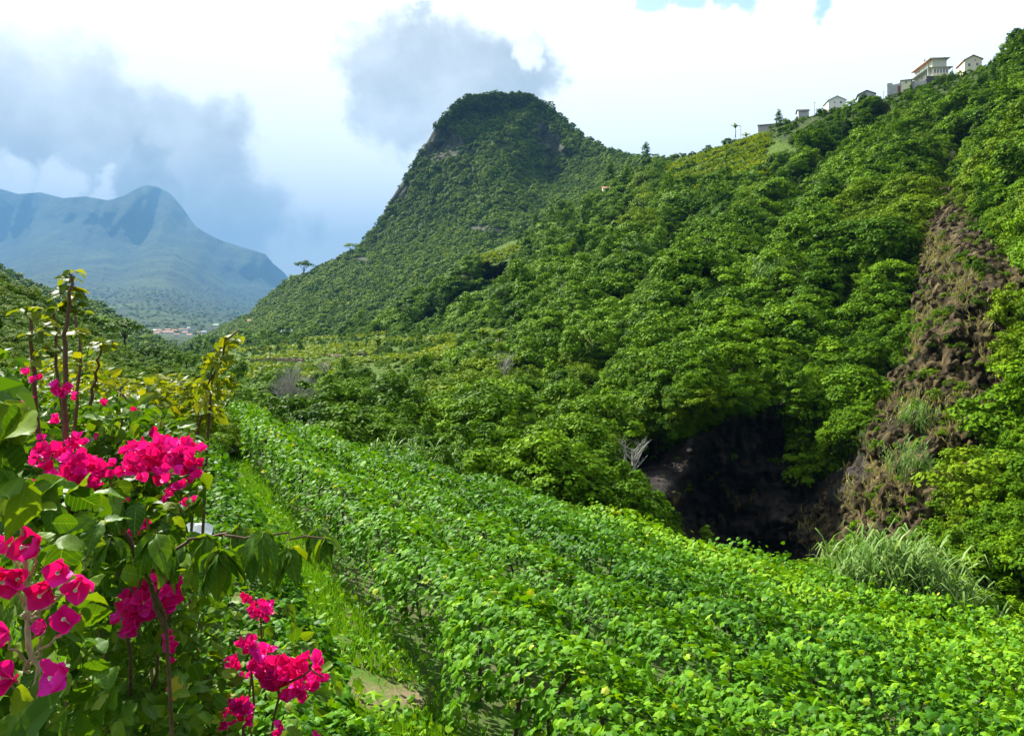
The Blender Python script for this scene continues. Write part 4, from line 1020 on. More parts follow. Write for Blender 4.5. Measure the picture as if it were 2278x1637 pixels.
def stone_wall(pts, h, label):
    """low terrace wall laid of rough stones"""
    pts = np.array([hill_at(*p) for p in pts]); base = pts.mean(0)
    e = empty('stone_wall', tuple(base), label, 'stone wall', 'dry stone terrace walls')
    r = np.random.default_rng(len(label))
    Vs, Ts, o_ = [], [], 0
    cube = np.array([(x, y, z) for x in (-.5, .5) for y in (-.5, .5) for z in (-.5, .5)])
    q = np.array([[0, 1, 3, 2], [4, 6, 7, 5], [0, 4, 5, 1], [2, 3, 7, 6], [0, 2, 6, 4], [1, 5, 7, 3]])
    for a, b in zip(pts[:-1], pts[1:]):
        L_ = np.linalg.norm(b - a); dr = (b - a) / L_; sd = np.array([-dr[1], dr[0], 0])
        for i in range(int(L_ / 0.8)):
            for j in range(3):
                c = a + dr * (i * 0.8 + 0.4 * (j % 2)) + np.array([0, 0, h * (j + 0.3) / 3]) - base
                sz = np.array([0.85 + 0.1 * r.random(), 0.5, h / 3 * 1.05])
                v = (cube + 0.08 * r.normal(size=(8, 3))) * sz
                Vs.append(c + v[:, 0:1] * dr + v[:, 1:2] * sd + v[:, 2:3] * np.array([0, 0, 1])); Ts.append(q + o_); o_ += 8
    tag(link('stones', tri_mesh('wall_stones', np.concatenate(Vs), np.concatenate(Ts), M['wallstone']), e), kind='stuff')
M['wallstone'] = plain_mat('brown_terrace_stone', (0.15, 0.11, 0.07), 0.95, 0.4, 1.5)
stone_wall([(560, 806), (620, 803), (680, 806)], 0.9, 'low brown stone wall across the valley terraces')
stone_wall([(700, 790), (770, 796), (820, 790)], 0.8, 'stone wall holding the terrace right of the small house')
stone_wall([(1080, 765), (1130, 757)], 1.0, 'reddish bank wall behind the bright crop terrace')
stone_wall([(1040, 806), (1100, 804), (1160, 806)], 0.7, 'wall edge below the bright crop terrace')

# ------------------------------------------------------------------ houses
def ridge_at(px, py):
    d = hill_at(px, float(interp(hill_top)(px)))[1]
    return U(px, py, d + 1.5)
def box(x0, x1, y0, y1, z0, z1):
    V = np.array([(x, y, z) for x in (x0, x1) for y in (y0, y1) for z in (z0, z1)], float)
    return V, np.array([[0, 1, 3, 2], [4, 6, 7, 5], [0, 4, 5, 1], [2, 3, 7, 6], [0, 2, 6, 4], [1, 5, 7, 3]])
def quads(name, lst, mat, parent):
    Vs, Ts, o_ = [], [], 0
    for V, T in lst: Vs.append(V); Ts.append(T + o_); o_ += len(V)
    return link(name, tri_mesh(name, np.concatenate(Vs), np.concatenate(Ts), mat), parent)
def window(parent, x, z, w, h, face, off, mat=None):
    """framed window let into a wall; face 'f' = the wall at local y = off, 'l' = the wall at local x = off"""
    f = 0.07; parts = []
    for a0, a1, b0, b1 in ((x - w / 2, x + w / 2, z, z + f), (x - w / 2, x + w / 2, z + h - f, z + h), (x - w / 2, x - w / 2 + f, z + f, z + h - f), (x + w / 2 - f, x + w / 2, z + f, z + h - f), (x - f / 2, x + f / 2, z + f, z + h - f)):
        parts.append(box(a0, a1, off - 0.06, off + 0.02, b0, b1) if face == 'f' else box(off - 0.06, off + 0.02, a0, a1, b0, b1))
    o = quads('window', parts, mat or M['frame'], parent)
    g = (x - w / 2 + f, x + w / 2 - f, z + f, z + h - f)
    quads('pane', [box(g[0], g[1], off - 0.03, off + 0.01, g[2], g[3]) if face == 'f' else box(off - 0.03, off + 0.01, g[0], g[1], g[2], g[3])], M['glass'], o)
    return o
def gable_house(px, py, at, w, dp, h, rise, yaw, label, wall='white_wall', roof='tile_roof', wins=((0.0, 0.9, 0.8, 1.0),), ridge='x', group=None, sink=0.6, side_wins=(), name='house', d=None):
    """house with a pitched roof: front wall along local x at y = 0, body going back to y = dp"""
    c = at(px, py)
    e = empty(name, tuple(c), label, 'house', group); e.rotation_euler = (0, 0, R(yaw))
    if at is ridge_at: e.scale = (0.84, 0.84, 0.84)
    x0, x1 = -w / 2, w / 2
    if ridge == 'x':
        V = np.array([(x0, 0, -sink - 1), (x1, 0, -sink - 1), (x1, dp, -sink - 1), (x0, dp, -sink - 1), (x0, 0, h), (x1, 0, h), (x1, dp, h), (x0, dp, h), (x0, dp / 2, h + rise), (x1, dp / 2, h + rise)], float)
        V = np.array(V); T = [[0, 1, 5, 4], [1, 2, 6, 5], [2, 3, 7, 6], [3, 0, 4, 7], [4, 7, 8, 8], [5, 9, 6, 6]]
        R1 = [(x0 - .4, -.4, h - .25), (x1 + .4, -.4, h - .25), (x1 + .4, dp / 2, h + rise), (x0 - .4, dp / 2, h + rise)]
        R2 = [(x0 - .4, dp / 2, h + rise), (x1 + .4, dp / 2, h + rise), (x1 + .4, dp + .4, h - .25), (x0 - .4, dp + .4, h - .25)]
    else:
        V = np.array([(x0, 0, -sink - 1), (x1, 0, -sink - 1), (x1, dp, -sink - 1), (x0, dp, -sink - 1), (x0, 0, h), (x1, 0, h), (x1, dp, h), (x0, dp, h), (0, 0, h + rise), (0, dp, h + rise)], float)
        T = [[0, 1, 5, 4], [1, 2, 6, 5], [2, 3, 7, 6], [3, 0, 4, 7], [4, 5, 8, 8], [6, 7, 9, 9]]
        R1 = [(x0 - .4, -.4, h - .25), (0, -.4, h + rise), (0, dp + .4, h + rise), (x0 - .4, dp + .4, h - .25)]
        R2 = [(0, -.4, h + rise), (x1 + .4, -.4, h - .25), (x1 + .4, dp + .4, h - .25), (0, dp + .4, h + rise)]
    me = bpy.data.meshes.new('wall'); me.from_pydata([tuple(v) for v in V], [], [list(dict.fromkeys(f)) for f in T]); me.materials.append(M[wall]); link('wall', me, e)
    def slab(q):
        q = np.array(q, float); V = np.concatenate([q + [0, 0, 0.03], q + [0, 0, 0.22]])
        return V, np.array([[0, 1, 2, 3], [7, 6, 5, 4], [0, 4, 5, 1], [1, 5, 6, 2], [2, 6, 7, 3], [3, 7, 4, 0]])
    quads('roof', [slab(R1), slab(R2)], M[roof], e)
    for x, z, a, b in wins: window(e, x, z, a, b, 'f', 0.0)
    for y, z, a, b in side_wins: window(e, y, z, a, b, 'l', x0)
    return e

# the lone tall house on the ridge, seen at its corner
c = ridge_at(2074, 168)
e = empty('house', tuple(c), 'two storey cream house on the ridge with a row of windows under a flat roof', 'house', 'houses on the ridge'); e.rotation_euler = (0, 0, R(-6))
w_, L_ = 4.6, 13.0
quads('wall', [box(0, w_, 0, L_, -1.0, 2.25), box(0.002, w_ - 0.5, 0.35, L_ - 0.01, 2.25, 4.9)], M['cream_wall'], e)
quads('upper_panel', [box(0.3, w_ - 0.45, 0.27, 0.348, 2.45, 4.8)], plain_mat('pale_green_shutter_panel', (0.52, 0.56, 0.47), 0.8, 0.08, 1), e)
quads('roof', [box(-0.9, w_ + 0.3, -0.5, L_ + 0.5, 4.903, 5.10)], M['pale_roof'], e)
quads('balcony_slab', [box(-1.6, w_ + 1.1, -0.6, L_, 2.20, 2.36)], M['pale_roof'], e)
quads('side_roof', [box(-1.2, -0.003, 0.2, L_, 4.60, 4.72)], M['tile_roof'], e)
for x in (0.75, 1.6, 2.45, 3.3, 4.1): window(e, x, 0.55, 0.66, 1.45, 'f', 0.0)
for y in (1.2, 4.2, 7.5): window(e, y, 0.6, 0.8, 1.2, 'l', 0.0)
for y in (2.5, 6.0, 9.5): window(e, y, 3.0, 0.9, 1.2, 'l', 0.0)
quads('post', [box(w_ + 0.9, w_ + 1.0, -0.5, -0.4, -0.6, 2.2)], M['frame'], e)
quads('post', [box(-1.5, -1.38, -0.5, -0.38, -0.6, 2.2)], M['frame'], e)
V, T = tube([(0.2, 6, 5.0), (0.2, 6, 6.4)], [0.06, 0.06], 6); o = link('chimney_pipe', tri_mesh('chimney_pipe', V, T, M['dark_roof']), e)
V, T = tube([(0.2, 6, 6.1), (0.2, 6, 6.35), (0.2, 6, 6.6)], [0.1, 0.25, 0.05], 8); link('chimney_cowl', tri_mesh('chimney_cowl', V, T, M['dark_roof']), o)
# its retaining wall of dark stone blocks
c2 = ridge_at(2068, 184) - np.array([0, 1.2, 0])
e = empty('retaining_wall', tuple(c2), 'dark stone retaining wall below the tall cream ridge house', 'retaining wall'); e.rotation_euler = (0, 0, R(-6))
r = np.random.default_rng(4); Vs, Ts, o_ = [], [], 0
quads('core', [box(-1.3, 6.3, 0.35, 12, -2.2, 1.45)], M['dark_stone'], e)
for j in range(5):
    x = -1.4 - 0.3 * (j % 2)
    while x < 6.2:
        wd = 0.55 + 0.5 * r.random()
        V, T = box(x, x + wd - 0.04, 0.0 + 0.08 * r.random(), 0.348, -1.9 + j * 0.68, -1.26 + j * 0.68)
        Vs.append((V, T)); x += wd
for k, b in enumerate(Vs):
    quads('stone', [b], M['dark_stone'], e)
quads('coping', [box(-1.6, 6.5, -0.1, 0.6, 1.505, 1.62)], M['pale_roof'], e)
c3 = ridge_at(2030, 192)
e = empty('retaining_wall', tuple(c3), 'pale grey concrete retaining wall stepping down left of the cream house', 'retaining wall'); e.rotation_euler = (0, 0, R(-40))
quads('wall', [box(-7.0, 3.6, 0, 0.6, -2.0, 1.0), box(-7.0, 0.6, 0.1, 0.5, 1.0, 1.35)], M['grey_wall'], e)
quads('coping', [box(-7.1, 0.7, 0.0, 0.65, 1.352, 1.45)], M['pale_roof'], e)
# roofless hut with broken walls
c4 = ridge_at(1995, 202)
e = empty('ruined_hut', tuple(c4), 'roofless grey block hut with broken walls on the ridge', 'ruin', 'houses on the ridge'); e.rotation_euler = (0, 0, R(-30))
quads('wall', [box(-2.6, 2.2, 0, 0.3, -1, 1.9), box(-2.6, -2.3, 0.303, 4, -1, 2.3), box(-2.6, -1.2, 0.0, 0.3, 1.9, 2.5), box(1.9, 2.2, 0.303, 3.5, -1, 1.4), box(0.6, 1.3, 0.0, 0.3, 1.9, 2.2)], M['grey_wall'], e)
quads('door', [box(0.2, 1.0, -0.05, 0.05, -0.6, 1.3)], M['door'], e)
V, T = tube([(-2.2, 1, 2.2), (-2.2, 1, 3.2)], [0.15, 0.4], 8)
gable_house(2016, 188, ridge_at, 3.0, 3, 1.6, 0.2, -25, 'small shed with a dark flat roof between the ruin and the cream house', 'cream_wall', 'dark_roof', ((0, 0.3, 0.7, 0.9),), group='houses on the ridge', sink=3.0)
gable_house(2165, 152, ridge_at, 5.2, 9, 2.9, 1.3, -14, 'cream house with a pitched roof and round dark vent, half hidden at the upper right', 'cream_wall', 'tile_roof', ((-1.2, 0.6, 0.8, 1.1), (1.2, 0.6, 0.8, 1.1), (0.6, 2.3, 0.6, 0.6)), ridge='y', group='houses on the ridge', side_wins=((2.5, 0.8, 0.9, 1.1), (5.5, 0.8, 0.9, 1.1)))
gable_house(1862, 234, ridge_at, 6.4, 8, 1.9, 1.5, -8, 'white gabled house with a dark round window on the ridge', 'white_wall', 'pale_roof', ((-0.9, 0.7, 0.7, 0.7), (1.4, 0.5, 0.9, 1.0)), ridge='y', group='houses on the ridge', sink=3.0)
gable_house(1928, 221, ridge_at, 5.6, 7, 1.9, 1.2, -18, 'grey gabled house with a black roof edge on the ridge', 'grey_wall', 'dark_roof', ((1.2, 0.5, 0.7, 0.9),), ridge='y', group='houses on the ridge', sink=3.0)
gable_house(1788, 253, ridge_at, 4.2, 5, 1.2, 1.0, -10, 'small grey ruined hut with a sagging dark roof on the ridge', 'grey_wall', 'dark_roof', ((0.8, 0.3, 0.6, 0.8),), ridge='x', group='houses on the ridge', sink=3.0)
gable_house(1706, 283, ridge_at, 7.5, 4, 1.1, 0.5, -22, 'long low shed with a dark roof at the left end of the ridge houses', 'grey_wall', 'dark_roof', ((-2.5, 0.3, 0.8, 0.8), (1.5, 0.3, 0.8, 0.8)), ridge='x', group='houses on the ridge', sink=3.0)
gable_house(560, 722, peak_at, 9, 7, 4.0, 1.6, 12, 'pale house with a reddish roof where the mountain foot meets the valley', 'white_wall', 'tile_roof', ((-2.2, 1.0, 1.2, 1.6), (2.2, 1.0, 1.2, 1.6)), group='houses in the valley')
gable_house(636, 748, hill_at, 6.5, 5, 2.6, 1.5, 10, 'small grey stone house beside the dark hedge in the valley', 'grey_wall', 'pale_roof', ((-1.5, 0.8, 1.0, 1.2), (1.5, 0.8, 1.0, 1.2)), group='houses in the valley')
gable_house(1358, 430, hill_at, 7.0, 5, 2.2, 1.0, 5, 'tiny pinkish shed on the saddle under the mountain', 'cream_wall', 'tile_roof', ((0, 0.6, 0.9, 1.0),), group='houses in the valley')
gable_house(480, 728, peak_at, 7.0, 5, 3.2, 1.4, 5, 'white house low on the mountain foot left of the reddish roof', 'white_wall', 'pale_roof', ((0, 0.8, 1.2, 1.2),), group='houses in the valley')
VILL = ['white village house with a clay roof', 'pale village house with a clay roof', 'long village house with a clay roof', 'white village house with a grey roof']
PLACE = ['at the left end of the distant village', 'left of the village centre', 'in the middle of the distant village', 'right of the village centre', 'at the right end of the distant village', 'in the upper row of the distant village', 'lowest in the distant village']
_seen = {}
def vill_label(a, b):
    k_ = _seen[a + b] = _seen.get(a + b, 0) + 1
    return a + ' ' + b + ('' if k_ == 1 else ', ' + NTH[k_ - 1])
r = random.Random(5)
for k in range(21):
    px = 345 + 105 * (k / 20) + r.uniform(-8, 8); py = r.choice([736, 741, 746, 751, 753]) + r.uniform(-2, 2)
    if 385 < px < 410 and r.random() < 0.5: py -= 7
    pl_ = PLACE[6] if py > 752 else (PLACE[5] if py < 734 else PLACE[min(4, int((px - 340) / 23))])
    t_ = r.randrange(4)
    gable_house(px, py, far_at, r.uniform(9, 15) * (1.8 if t_ == 2 else 1), 9, r.uniform(4, 7.5), 2.5, r.uniform(-30, 30), vill_label(VILL[t_], pl_), 'cream_wall' if t_ == 1 else 'white_wall', 'pale_roof' if t_ == 3 else 'tile_roof', ((-2.5, 1.5, 1.4, 1.6), (2.0, 1.5, 1.4, 1.6)), group='houses of the distant village')

# white plastic scrap by the path
c = U(440, 1182, 6.4)
r = np.random.default_rng(3)
a = np.linspace(-1, 1, 9); X, Y = np.meshgrid(a, a)
V = np.stack([X * 0.11, Y * 0.06, 0.05 * fbm(np.stack([X * 1.7, Y * 1.7, X * 0], -1), 3) + 0.03 * (1 - X * X)], -1)
I = np.arange(81).reshape(9, 9)
o = link('plastic_scrap', tri_mesh('plastic_scrap', V, np.stack([I[:-1, :-1], I[:-1, 1:], I[1:, 1:], I[1:, :-1]], -1).reshape(-1, 4), M['plastic'], smooth=True))
o.location = tuple(c); o.rotation_euler = (0.7, 0.1, 0.2)
tag(o, 'crumpled white plastic scrap caught among leaves beside the pink flowers', 'plastic scrap')

# ------------------------------------------------------------------ bougainvillea
leaf_variants('bush', 'bougainvillea_leaf', TPL_OVATE, M['bush'], 10, True)
leaf_variants('near', 'large_leaf', TPL_NEAR, M['bush'], 10, True)
leaf_variants('droop', 'drooping_leaf', ovate(6, 0.25, 0.42, 0.35, 1.3, 0.02), M['bush'], 8, True)
leaf_variants('bush_yellow', 'sunburnt_leaf', TPL_OVATE, M['bush_yellow'], 8, True)
BRACTS = []
for k in range(4):
    r = np.random.default_rng(70 + k)
    V = TPL_BRACT[0].copy(); V[:, 0] *= 0.95 + 0.2 * r.random(); V[:, 2] += 0.05 * np.sin(V[:, 0] * 9 + k) + 0.03 * r.normal(size=len(V))
    BRACTS.append(tri_mesh('bract', V, TPL_BRACT[1], M['bract'], np.full(len(V), 0.1 + 0.25 * k), True))
tv, tt = tube([(0, 0, 0), (0, 0, 0.45), (0, 0, 0.62)], [0.035, 0.03, 0.09], 6)
TUBE = tri_mesh('flower_tube', tv, tt, M['flower_tube'], smooth=True)
FLOWER = []
for k in range(4):            # whole flowers in one mesh for the clusters further off
    r = np.random.default_rng(80 + k); Vs, Ts, o_ = [], [], 0
    for j in range(3):
        V = TPL_BRACT[0].copy(); V[:, 2] += 0.05 * np.sin(V[:, 0] * 9 + k + j)
        a = 2.094 * j + 0.3 * r.normal(); tl = 0.75 + 0.25 * r.normal()
        mt = Matrix.Rotation(a, 3, 'Z') @ Matrix.Rotation(tl, 3, 'X')
        V = V @ np.array(mt).T
        Vs.append(V); Ts.append(TPL_BRACT[1] + o_); o_ += len(V)
    FLOWER.append(tri_mesh('flower', np.concatenate(Vs), np.concatenate(Ts), M['bract'], np.repeat(0.15 + 0.7 * r.random(3), len(TPL_BRACT[0])), True))
def basis(n, rr):
    n = Vector(n).normalized(); a = Vector((rr.gauss(0, 1), rr.gauss(0, 1), rr.gauss(0, 1)))
    t = (a - a.dot(n) * n).normalized(); b = t.cross(n)
    return Matrix((b, t, n)).transposed()
def flower(parent, p, s_, n, rr, detail):
    Mx = basis(n, rr).to_4x4()
    Mx = Matrix.Translation(Vector(p) - parent.location) @ Mx @ Matrix.Diagonal((s_, s_, s_, 1))
    if not detail:
        o = link('flower', FLOWER[rr.randrange(4)], parent); o.matrix_basis = Mx
        return
    o = link('flower', TUBE, parent); o.matrix_basis = Mx
    for j in range(3):
        b = link('bract', BRACTS[rr.randrange(4)], o)
        b.matrix_basis = Matrix.Rotation(2.094 * j + rr.gauss(0, 0.15), 4, 'Z') @ Matrix.Rotation(0.85 + rr.gauss(0, 0.16), 4, 'X')
def twig(lst, pts, r0, r1, wob=0.02, seed=0):
    pts = [np.array(p, float) for p in pts]; rr = np.random.default_rng(seed)
    q = []
    n = 4
    for a, b in zip(pts[:-1], pts[1:]):
        for k in range(n): q.append(a + (b - a) * k / n + wob * rr.normal(size=3) * (0 < k))
    q.append(pts[-1]); m_ = len(q)
    lst.append((q, [r0 + (r1 - r0) * i / (m_ - 1) for i in range(m_)]))
def foliage_of(root, key, mat, zones, seed, single=300):
    """zones: (outline in the view, depth from, depth to, count, leaf length m, droop)"""
    r = np.random.default_rng(seed); Ps, Ss, Ns, Sp = [], [], [], []
    for poly, d0, d1, cnt, ln, dr in zones:
        xs, ys = [p[0] for p in poly], [p[1] for p in poly]
        px, py = r.uniform(min(xs), max(xs), cnt * 4), r.uniform(min(ys), max(ys), cnt * 4)
        k = inpoly(px, py, poly); px, py = px[k][:cnt], py[k][:cnt]; n = len(px)
        f = np.clip((max(ys) - py) / (max(ys) - min(ys) + 1e-6), 0, 1) * 0.6 + 0.4 * r.random(n)
        f = np.clip(f + 0.3 * fbm(np.stack([px / 45, py / 45, px * 0 + seed], -1), 2), 0, 1)
        P = U(px, py, d0 + (d1 - d0) * f)
        N = np.array([-0.10, -0.15, 0.75]) + 0.55 * r.normal(size=(n, 3))
        S = ln * (0.55 + 0.75 * r.random(n))
        sp = r.normal(size=(n, 3)); sp[:, 2] -= dr
        Ps.append(P); Ss.append(S); Ns.append(N); Sp.append(sp)
    P, S, N, sp = map(np.concatenate, (Ps, Ss, Ns, Sp))
    px, py = proj(P)
    k = np.where((px > 0) & (px < 2278) & (py < 1637), S / P[:, 1], 0)
    top = np.argsort(-k)[:single]; top = top[k[top] > 0]
    leaf_objects(root, key, P[top], S[top], N[top], r, sp[top])
    m_ = np.ones(len(P), bool); m_[top] = False
    if m_.sum():
        tag(link('foliage', leaf_mesh('bougainvillea_foliage', TPL_OVATE_LOW, P[m_] - np.array(root.location), S[m_], N[m_], mat, r, np.clip(0.2 + 0.7 * r.random(m_.sum()), 0, 1), sp[m_]), root), kind='stuff')
    return P
def plant_root(px, d, label, name='bougainvillea'):
    x = (px - CX) / F * d
    return empty(name, (x, d, float(ground_z(x, d))), label, name.replace('_', ' '))
def clusters(root, lst, rr, facing=(-0.1, -0.55, 0.6)):
    """lst: (px, py, half width, half height, count, depth, flower radius in photo pixels, detail)"""
    for px, py, hw, hh, n, d, rp, det in lst:
        for k in range(n):
            for _ in range(20):
                a, b = rr.uniform(-1, 1), rr.uniform(-1, 1)
                if a * a + b * b < 1: break
            dd = d + 0.10 * d * (0.5 * (a * a + b * b) + rr.uniform(-0.25, 0.25)) * (n > 2)
            s_ = rp / F * d * rr.uniform(0.85, 1.15)
            p = U(px + a * hw, py + b * hh, dd)
            flower(root, p, s_, (facing[0] + a * 0.5 + rr.gauss(0, 0.25), facing[1] + rr.gauss(0, 0.25), facing[2] - b * 0.5 + rr.gauss(0, 0.25)), rr, det)

# 1 the branch hanging in from the left edge, close to the camera
rr = random.Random(31)
b1 = plant_root(-60, 1.15, 'nearest bougainvillea at the lower left with single pink flowers and large round leaves')
foliage_of(b1, 'near', M['bush'], [([(-160, 800), (30, 815), (60, 900), (70, 1010), (60, 1110), (-160, 1130)], 0.92, 1.15, 34, 0.066, 0.5), ([(-160, 1090), (215, 1060), (250, 1170), (190, 1210), (-160, 1210)], 1.1, 1.5, 90, 0.050, 0.4),
           ([(-160, 1210), (170, 1210), (230, 1330), (200, 1640), (150, 1760), (-160, 1760)], 1.15, 1.6, 330, 0.050, 0.6), ([(-100, 1560), (150, 1560), (150, 1700), (-100, 1700)], 1.0, 1.1, 16, 0.07, 0.3)], 51)
l = []
J = lambda px, py, d: U(px, py, d)
main = [(b1.location), J(60, 1720, 1.2), J(78, 1560, 1.13), J(70, 1460, 1.14), J(60, 1330, 1.15), J(52, 1180, 1.1), J(40, 1090, 1.05), J(-10, 980, 1.0), J(-40, 880, 0.97)]
root1 = np.array(b1.location)
twig(l, [np.array(p) - root1 for p in main], 0.005, 0.0025, 0.004, 1)
FL1 = [(18, 1210), (88, 1214), (18, 1275), (47, 1296), (138, 1264), (110, 1308), (180, 1290), (22, 1405), (104, 1393), (158, 1389), (28, 1508), (148, 1500)]
for i, (px, py) in enumerate(FL1):
    tw = []
    twig(l, [J(64, py + 90, 1.15) - root1, J((px + 64) / 2, py + 45, 1.13) - root1, J(px, py + 8, 1.1) - root1], 0.0028, 0.0014, 0.003, i)
link('stem', tubes_mesh('stem', l, M['stem_light'], 6), b1)
clusters(b1, [(px, py, 0, 0, 1, 1.1, 60 if i != 8 else 36, True) for i, (px, py) in enumerate(FL1)], rr, (-0.05, -0.9, 0.15))

# 2 the big bush with the bright clusters and the tall leafy stem
b2 = plant_root(150, 2.3, 'tall bougainvillea with bright pink clusters and a long bare stem tipped with yellow leaves')
root2 = np.array(b2.location)
foliage_of(b2, 'bush', M['bush'], [([(-80, 800), (60, 840), (160, 880), (300, 880), (420, 950), (460, 1040), (440, 1130), (380, 1190), (260, 1260), (80, 1200), (-80, 1150)], 2.1, 3.4, 3600, 0.049, 0.5),
           ([(-80, 780), (20, 770), (90, 800), (160, 830), (60, 900), (-80, 900)], 2.6, 3.2, 70, 0.05, 0.5), ([(-60, 1180), (200, 1190), (200, 1340), (-60, 1340)], 1.7, 2.3, 180, 0.05, 0.6)], 52)
l = []
STEMS = [([(150, 1150, 2.3), (147, 985, 2.25), (145, 800, 2.2), (152, 690, 2.2), (158, 610, 2.2)], 0.009, 0.004), ([(90, 1000, 2.4), (76, 860, 2.35), (68, 760, 2.3), (62, 695, 2.3)], 0.008, 0.004), ([(165, 1000, 2.5), (172, 900, 2.5), (178, 780, 2.5), (165, 700, 2.5), (165, 690, 2.5)], 0.006, 0.003),
         ([(200, 900, 2.6), (212, 830, 2.55), (226, 770, 2.5)], 0.006, 0.003), ([(150, 1100, 2.3), (125, 720, 2.3), (122, 690, 2.3)], 0.005, 0.003), ([(250, 1100, 2.6), (265, 1000, 2.6), (272, 930, 2.6)], 0.007, 0.003), ([(250, 1000, 3.0), (262, 870, 3.0), (300, 905, 3.0)], 0.005, 0.003)]
tmp = []
for k, (pt, r0, r1) in enumerate(STEMS): twig(tmp, [J(*p) - root2 for p in pt], r0, r1, 0.004, 90 + k)
twig(tmp, [np.zeros(3), J(150, 1250, 2.3) - root2, J(150, 1150, 2.3) - root2], 0.011, 0.009, 0.01, 99)
link('stem', tubes_mesh('stem', tmp, M['stem'], 6), b2)
# leaf whorls up the stems
r = np.random.default_rng(77)
WH = [(158, 606, 5, 0.045), (156, 622, 5, 0.055), (155, 640, 6, 0.06), (165, 655, 3, 0.065), (150, 655, 5, 0.06), (140, 680, 6, 0.055), (128, 690, 6, 0.06), (165, 682, 5, 0.05), (150, 745, 4, 0.06), (175, 700, 5, 0.05), (62, 690, 5, 0.06), (70, 705, 4, 0.06), (75, 745, 4, 0.06), (95, 770, 4, 0.055), (120, 775, 4, 0.05),
      (226, 765, 6, 0.06), (215, 765, 4, 0.06), (245, 765, 4, 0.055), (180, 740, 3, 0.045), (155, 790, 4, 0.06), (72, 800, 4, 0.06), (100, 720, 4, 0.055)]
Ps, Ss, Ns, Sp = [], [], [], []
for px, py, n, ln in WH:
    c = J(px, py, 2.25); ln *= 0.72
    for k in range(n):
        a = 2.4 * k + r.random()
        dr = np.array([math.cos(a), math.sin(a), -0.25 + 0.35 * r.random()])
        Ps.append(c + 0.006 * r.normal(size=3)); Ss.append(ln * (0.75 + 0.5 * r.random())); Sp.append(dr); Ns.append(np.array([0, -0.25, 1]) + 0.30 * r.normal(size=3))
leaf_objects(b2, 'bush_yellow', np.array(Ps), np.array(Ss), np.array(Ns), r, np.array(Sp))
rr = random.Random(32)
clusters(b2, [(160, 1050, 62, 42, 44, 2.15, 26, False), (215, 1065, 40, 26, 16, 2.15, 26, False), (200, 1095, 36, 18, 12, 2.12, 25, False), (110, 1010, 34, 22, 12, 2.2, 24, False), (355, 1010, 72, 34, 42, 2.15, 24, False), (300, 1030, 46, 28, 18, 2.15, 24, False), (420, 1020, 32, 26, 14, 2.15, 23, False), (385, 1055, 42, 26, 14, 2.12, 24, False),
              (132, 864, 24, 9, 9, 2.1, 19, False), (60, 892, 14, 8, 4, 2.2, 18, False), (52, 914, 8, 6, 3, 2.2, 15, False), (168, 984, 14, 10, 4, 2.2, 20, False), (80, 1086, 4, 4, 2, 2.05, 28, False), (120, 1085, 18, 12, 6, 2.05, 26, False),
              (310, 1155, 22, 16, 8, 2.05, 26, False), (295, 1180, 10, 10, 4, 2.05, 22, False), (196, 1158, 4, 4, 2, 2.0, 24, False), (415, 1112, 12, 8, 4, 2.3, 18, False), (375, 1110, 8, 8, 3, 2.3, 13, False), (292, 920, 12, 8, 4, 2.7, 13, False), (306, 935, 5, 5, 2, 2.7, 14, False), (166, 884, 5, 8, 3, 2.4, 12, False), (64, 832, 4, 6, 2, 2.3, 16, False), (82, 845, 6, 5, 2, 2.3, 14, False), (220, 970, 10, 6, 3, 2.5, 12, False), (435, 1060, 10, 8, 3, 2.15, 20, False), (235, 900, 8, 6, 3, 2.6, 12, False), (125, 935, 10, 6, 3, 2.5, 14, False), (345, 960, 8, 6, 3, 2.5, 14, False), (395, 1090, 16, 10, 5, 2.15, 22, False), (250, 1125, 24, 10, 7, 2.1, 24, False), (40, 1010, 14, 10, 4, 2.3, 16, False), (90, 975, 8, 8, 3, 2.4, 14, False), (420, 985, 12, 8, 4, 2.2, 20, False)], rr)

# 3 the shaded bush low in the middle
b3 = plant_root(300, 2.4, 'shaded bougainvillea with a dark crimson cluster behind the nearest branch')
foliage_of(b3, 'bush', M['bush'], [([(150, 1180), (420, 1180), (450, 1300), (430, 1440), (450, 1700), (120, 1700), (170, 1400)], 2.0, 3.3, 1900, 0.050, 0.6), ([(150, 1220), (420, 1200), (400, 1270), (160, 1290)], 1.75, 2.0, 90, 0.045, 0.3)], 53)
l = []
root3 = np.array(b3.location)
for k, pt in enumerate(([(300, 1700, 2.4), (290, 1500, 2.3), (300, 1330, 2.2), (240, 1200, 2.2)], [(300, 1600, 2.4), (370, 1400, 2.3), (390, 1260, 2.3)], [(240, 1600, 2.3), (220, 1400, 2.2)])):
    twig(l, [np.zeros(3)] + [J(*p) - root3 for p in pt], 0.007, 0.003, 0.01, 130 + k)
link('stem', tubes_mesh('stem', l, M['stem'], 6), b3)
rr = random.Random(33)
clusters(b3, [(340, 1300, 52, 26, 22, 2.2, 26, False), (325, 1350, 48, 36, 26, 2.2, 28, False), (365, 1335, 26, 34, 12, 2.2, 26, False), (300, 1385, 34, 24, 12, 2.2, 26, False), (378, 1420, 10, 12, 4, 2.2, 15, False), (386, 1440, 12, 10, 4, 2.2, 16, False), (378, 1470, 4, 4, 2, 2.2, 12, False), (398, 1538, 14, 14, 6, 2.2, 14, False), (374, 1386, 5, 5, 2, 2.3, 10, False)], rr)

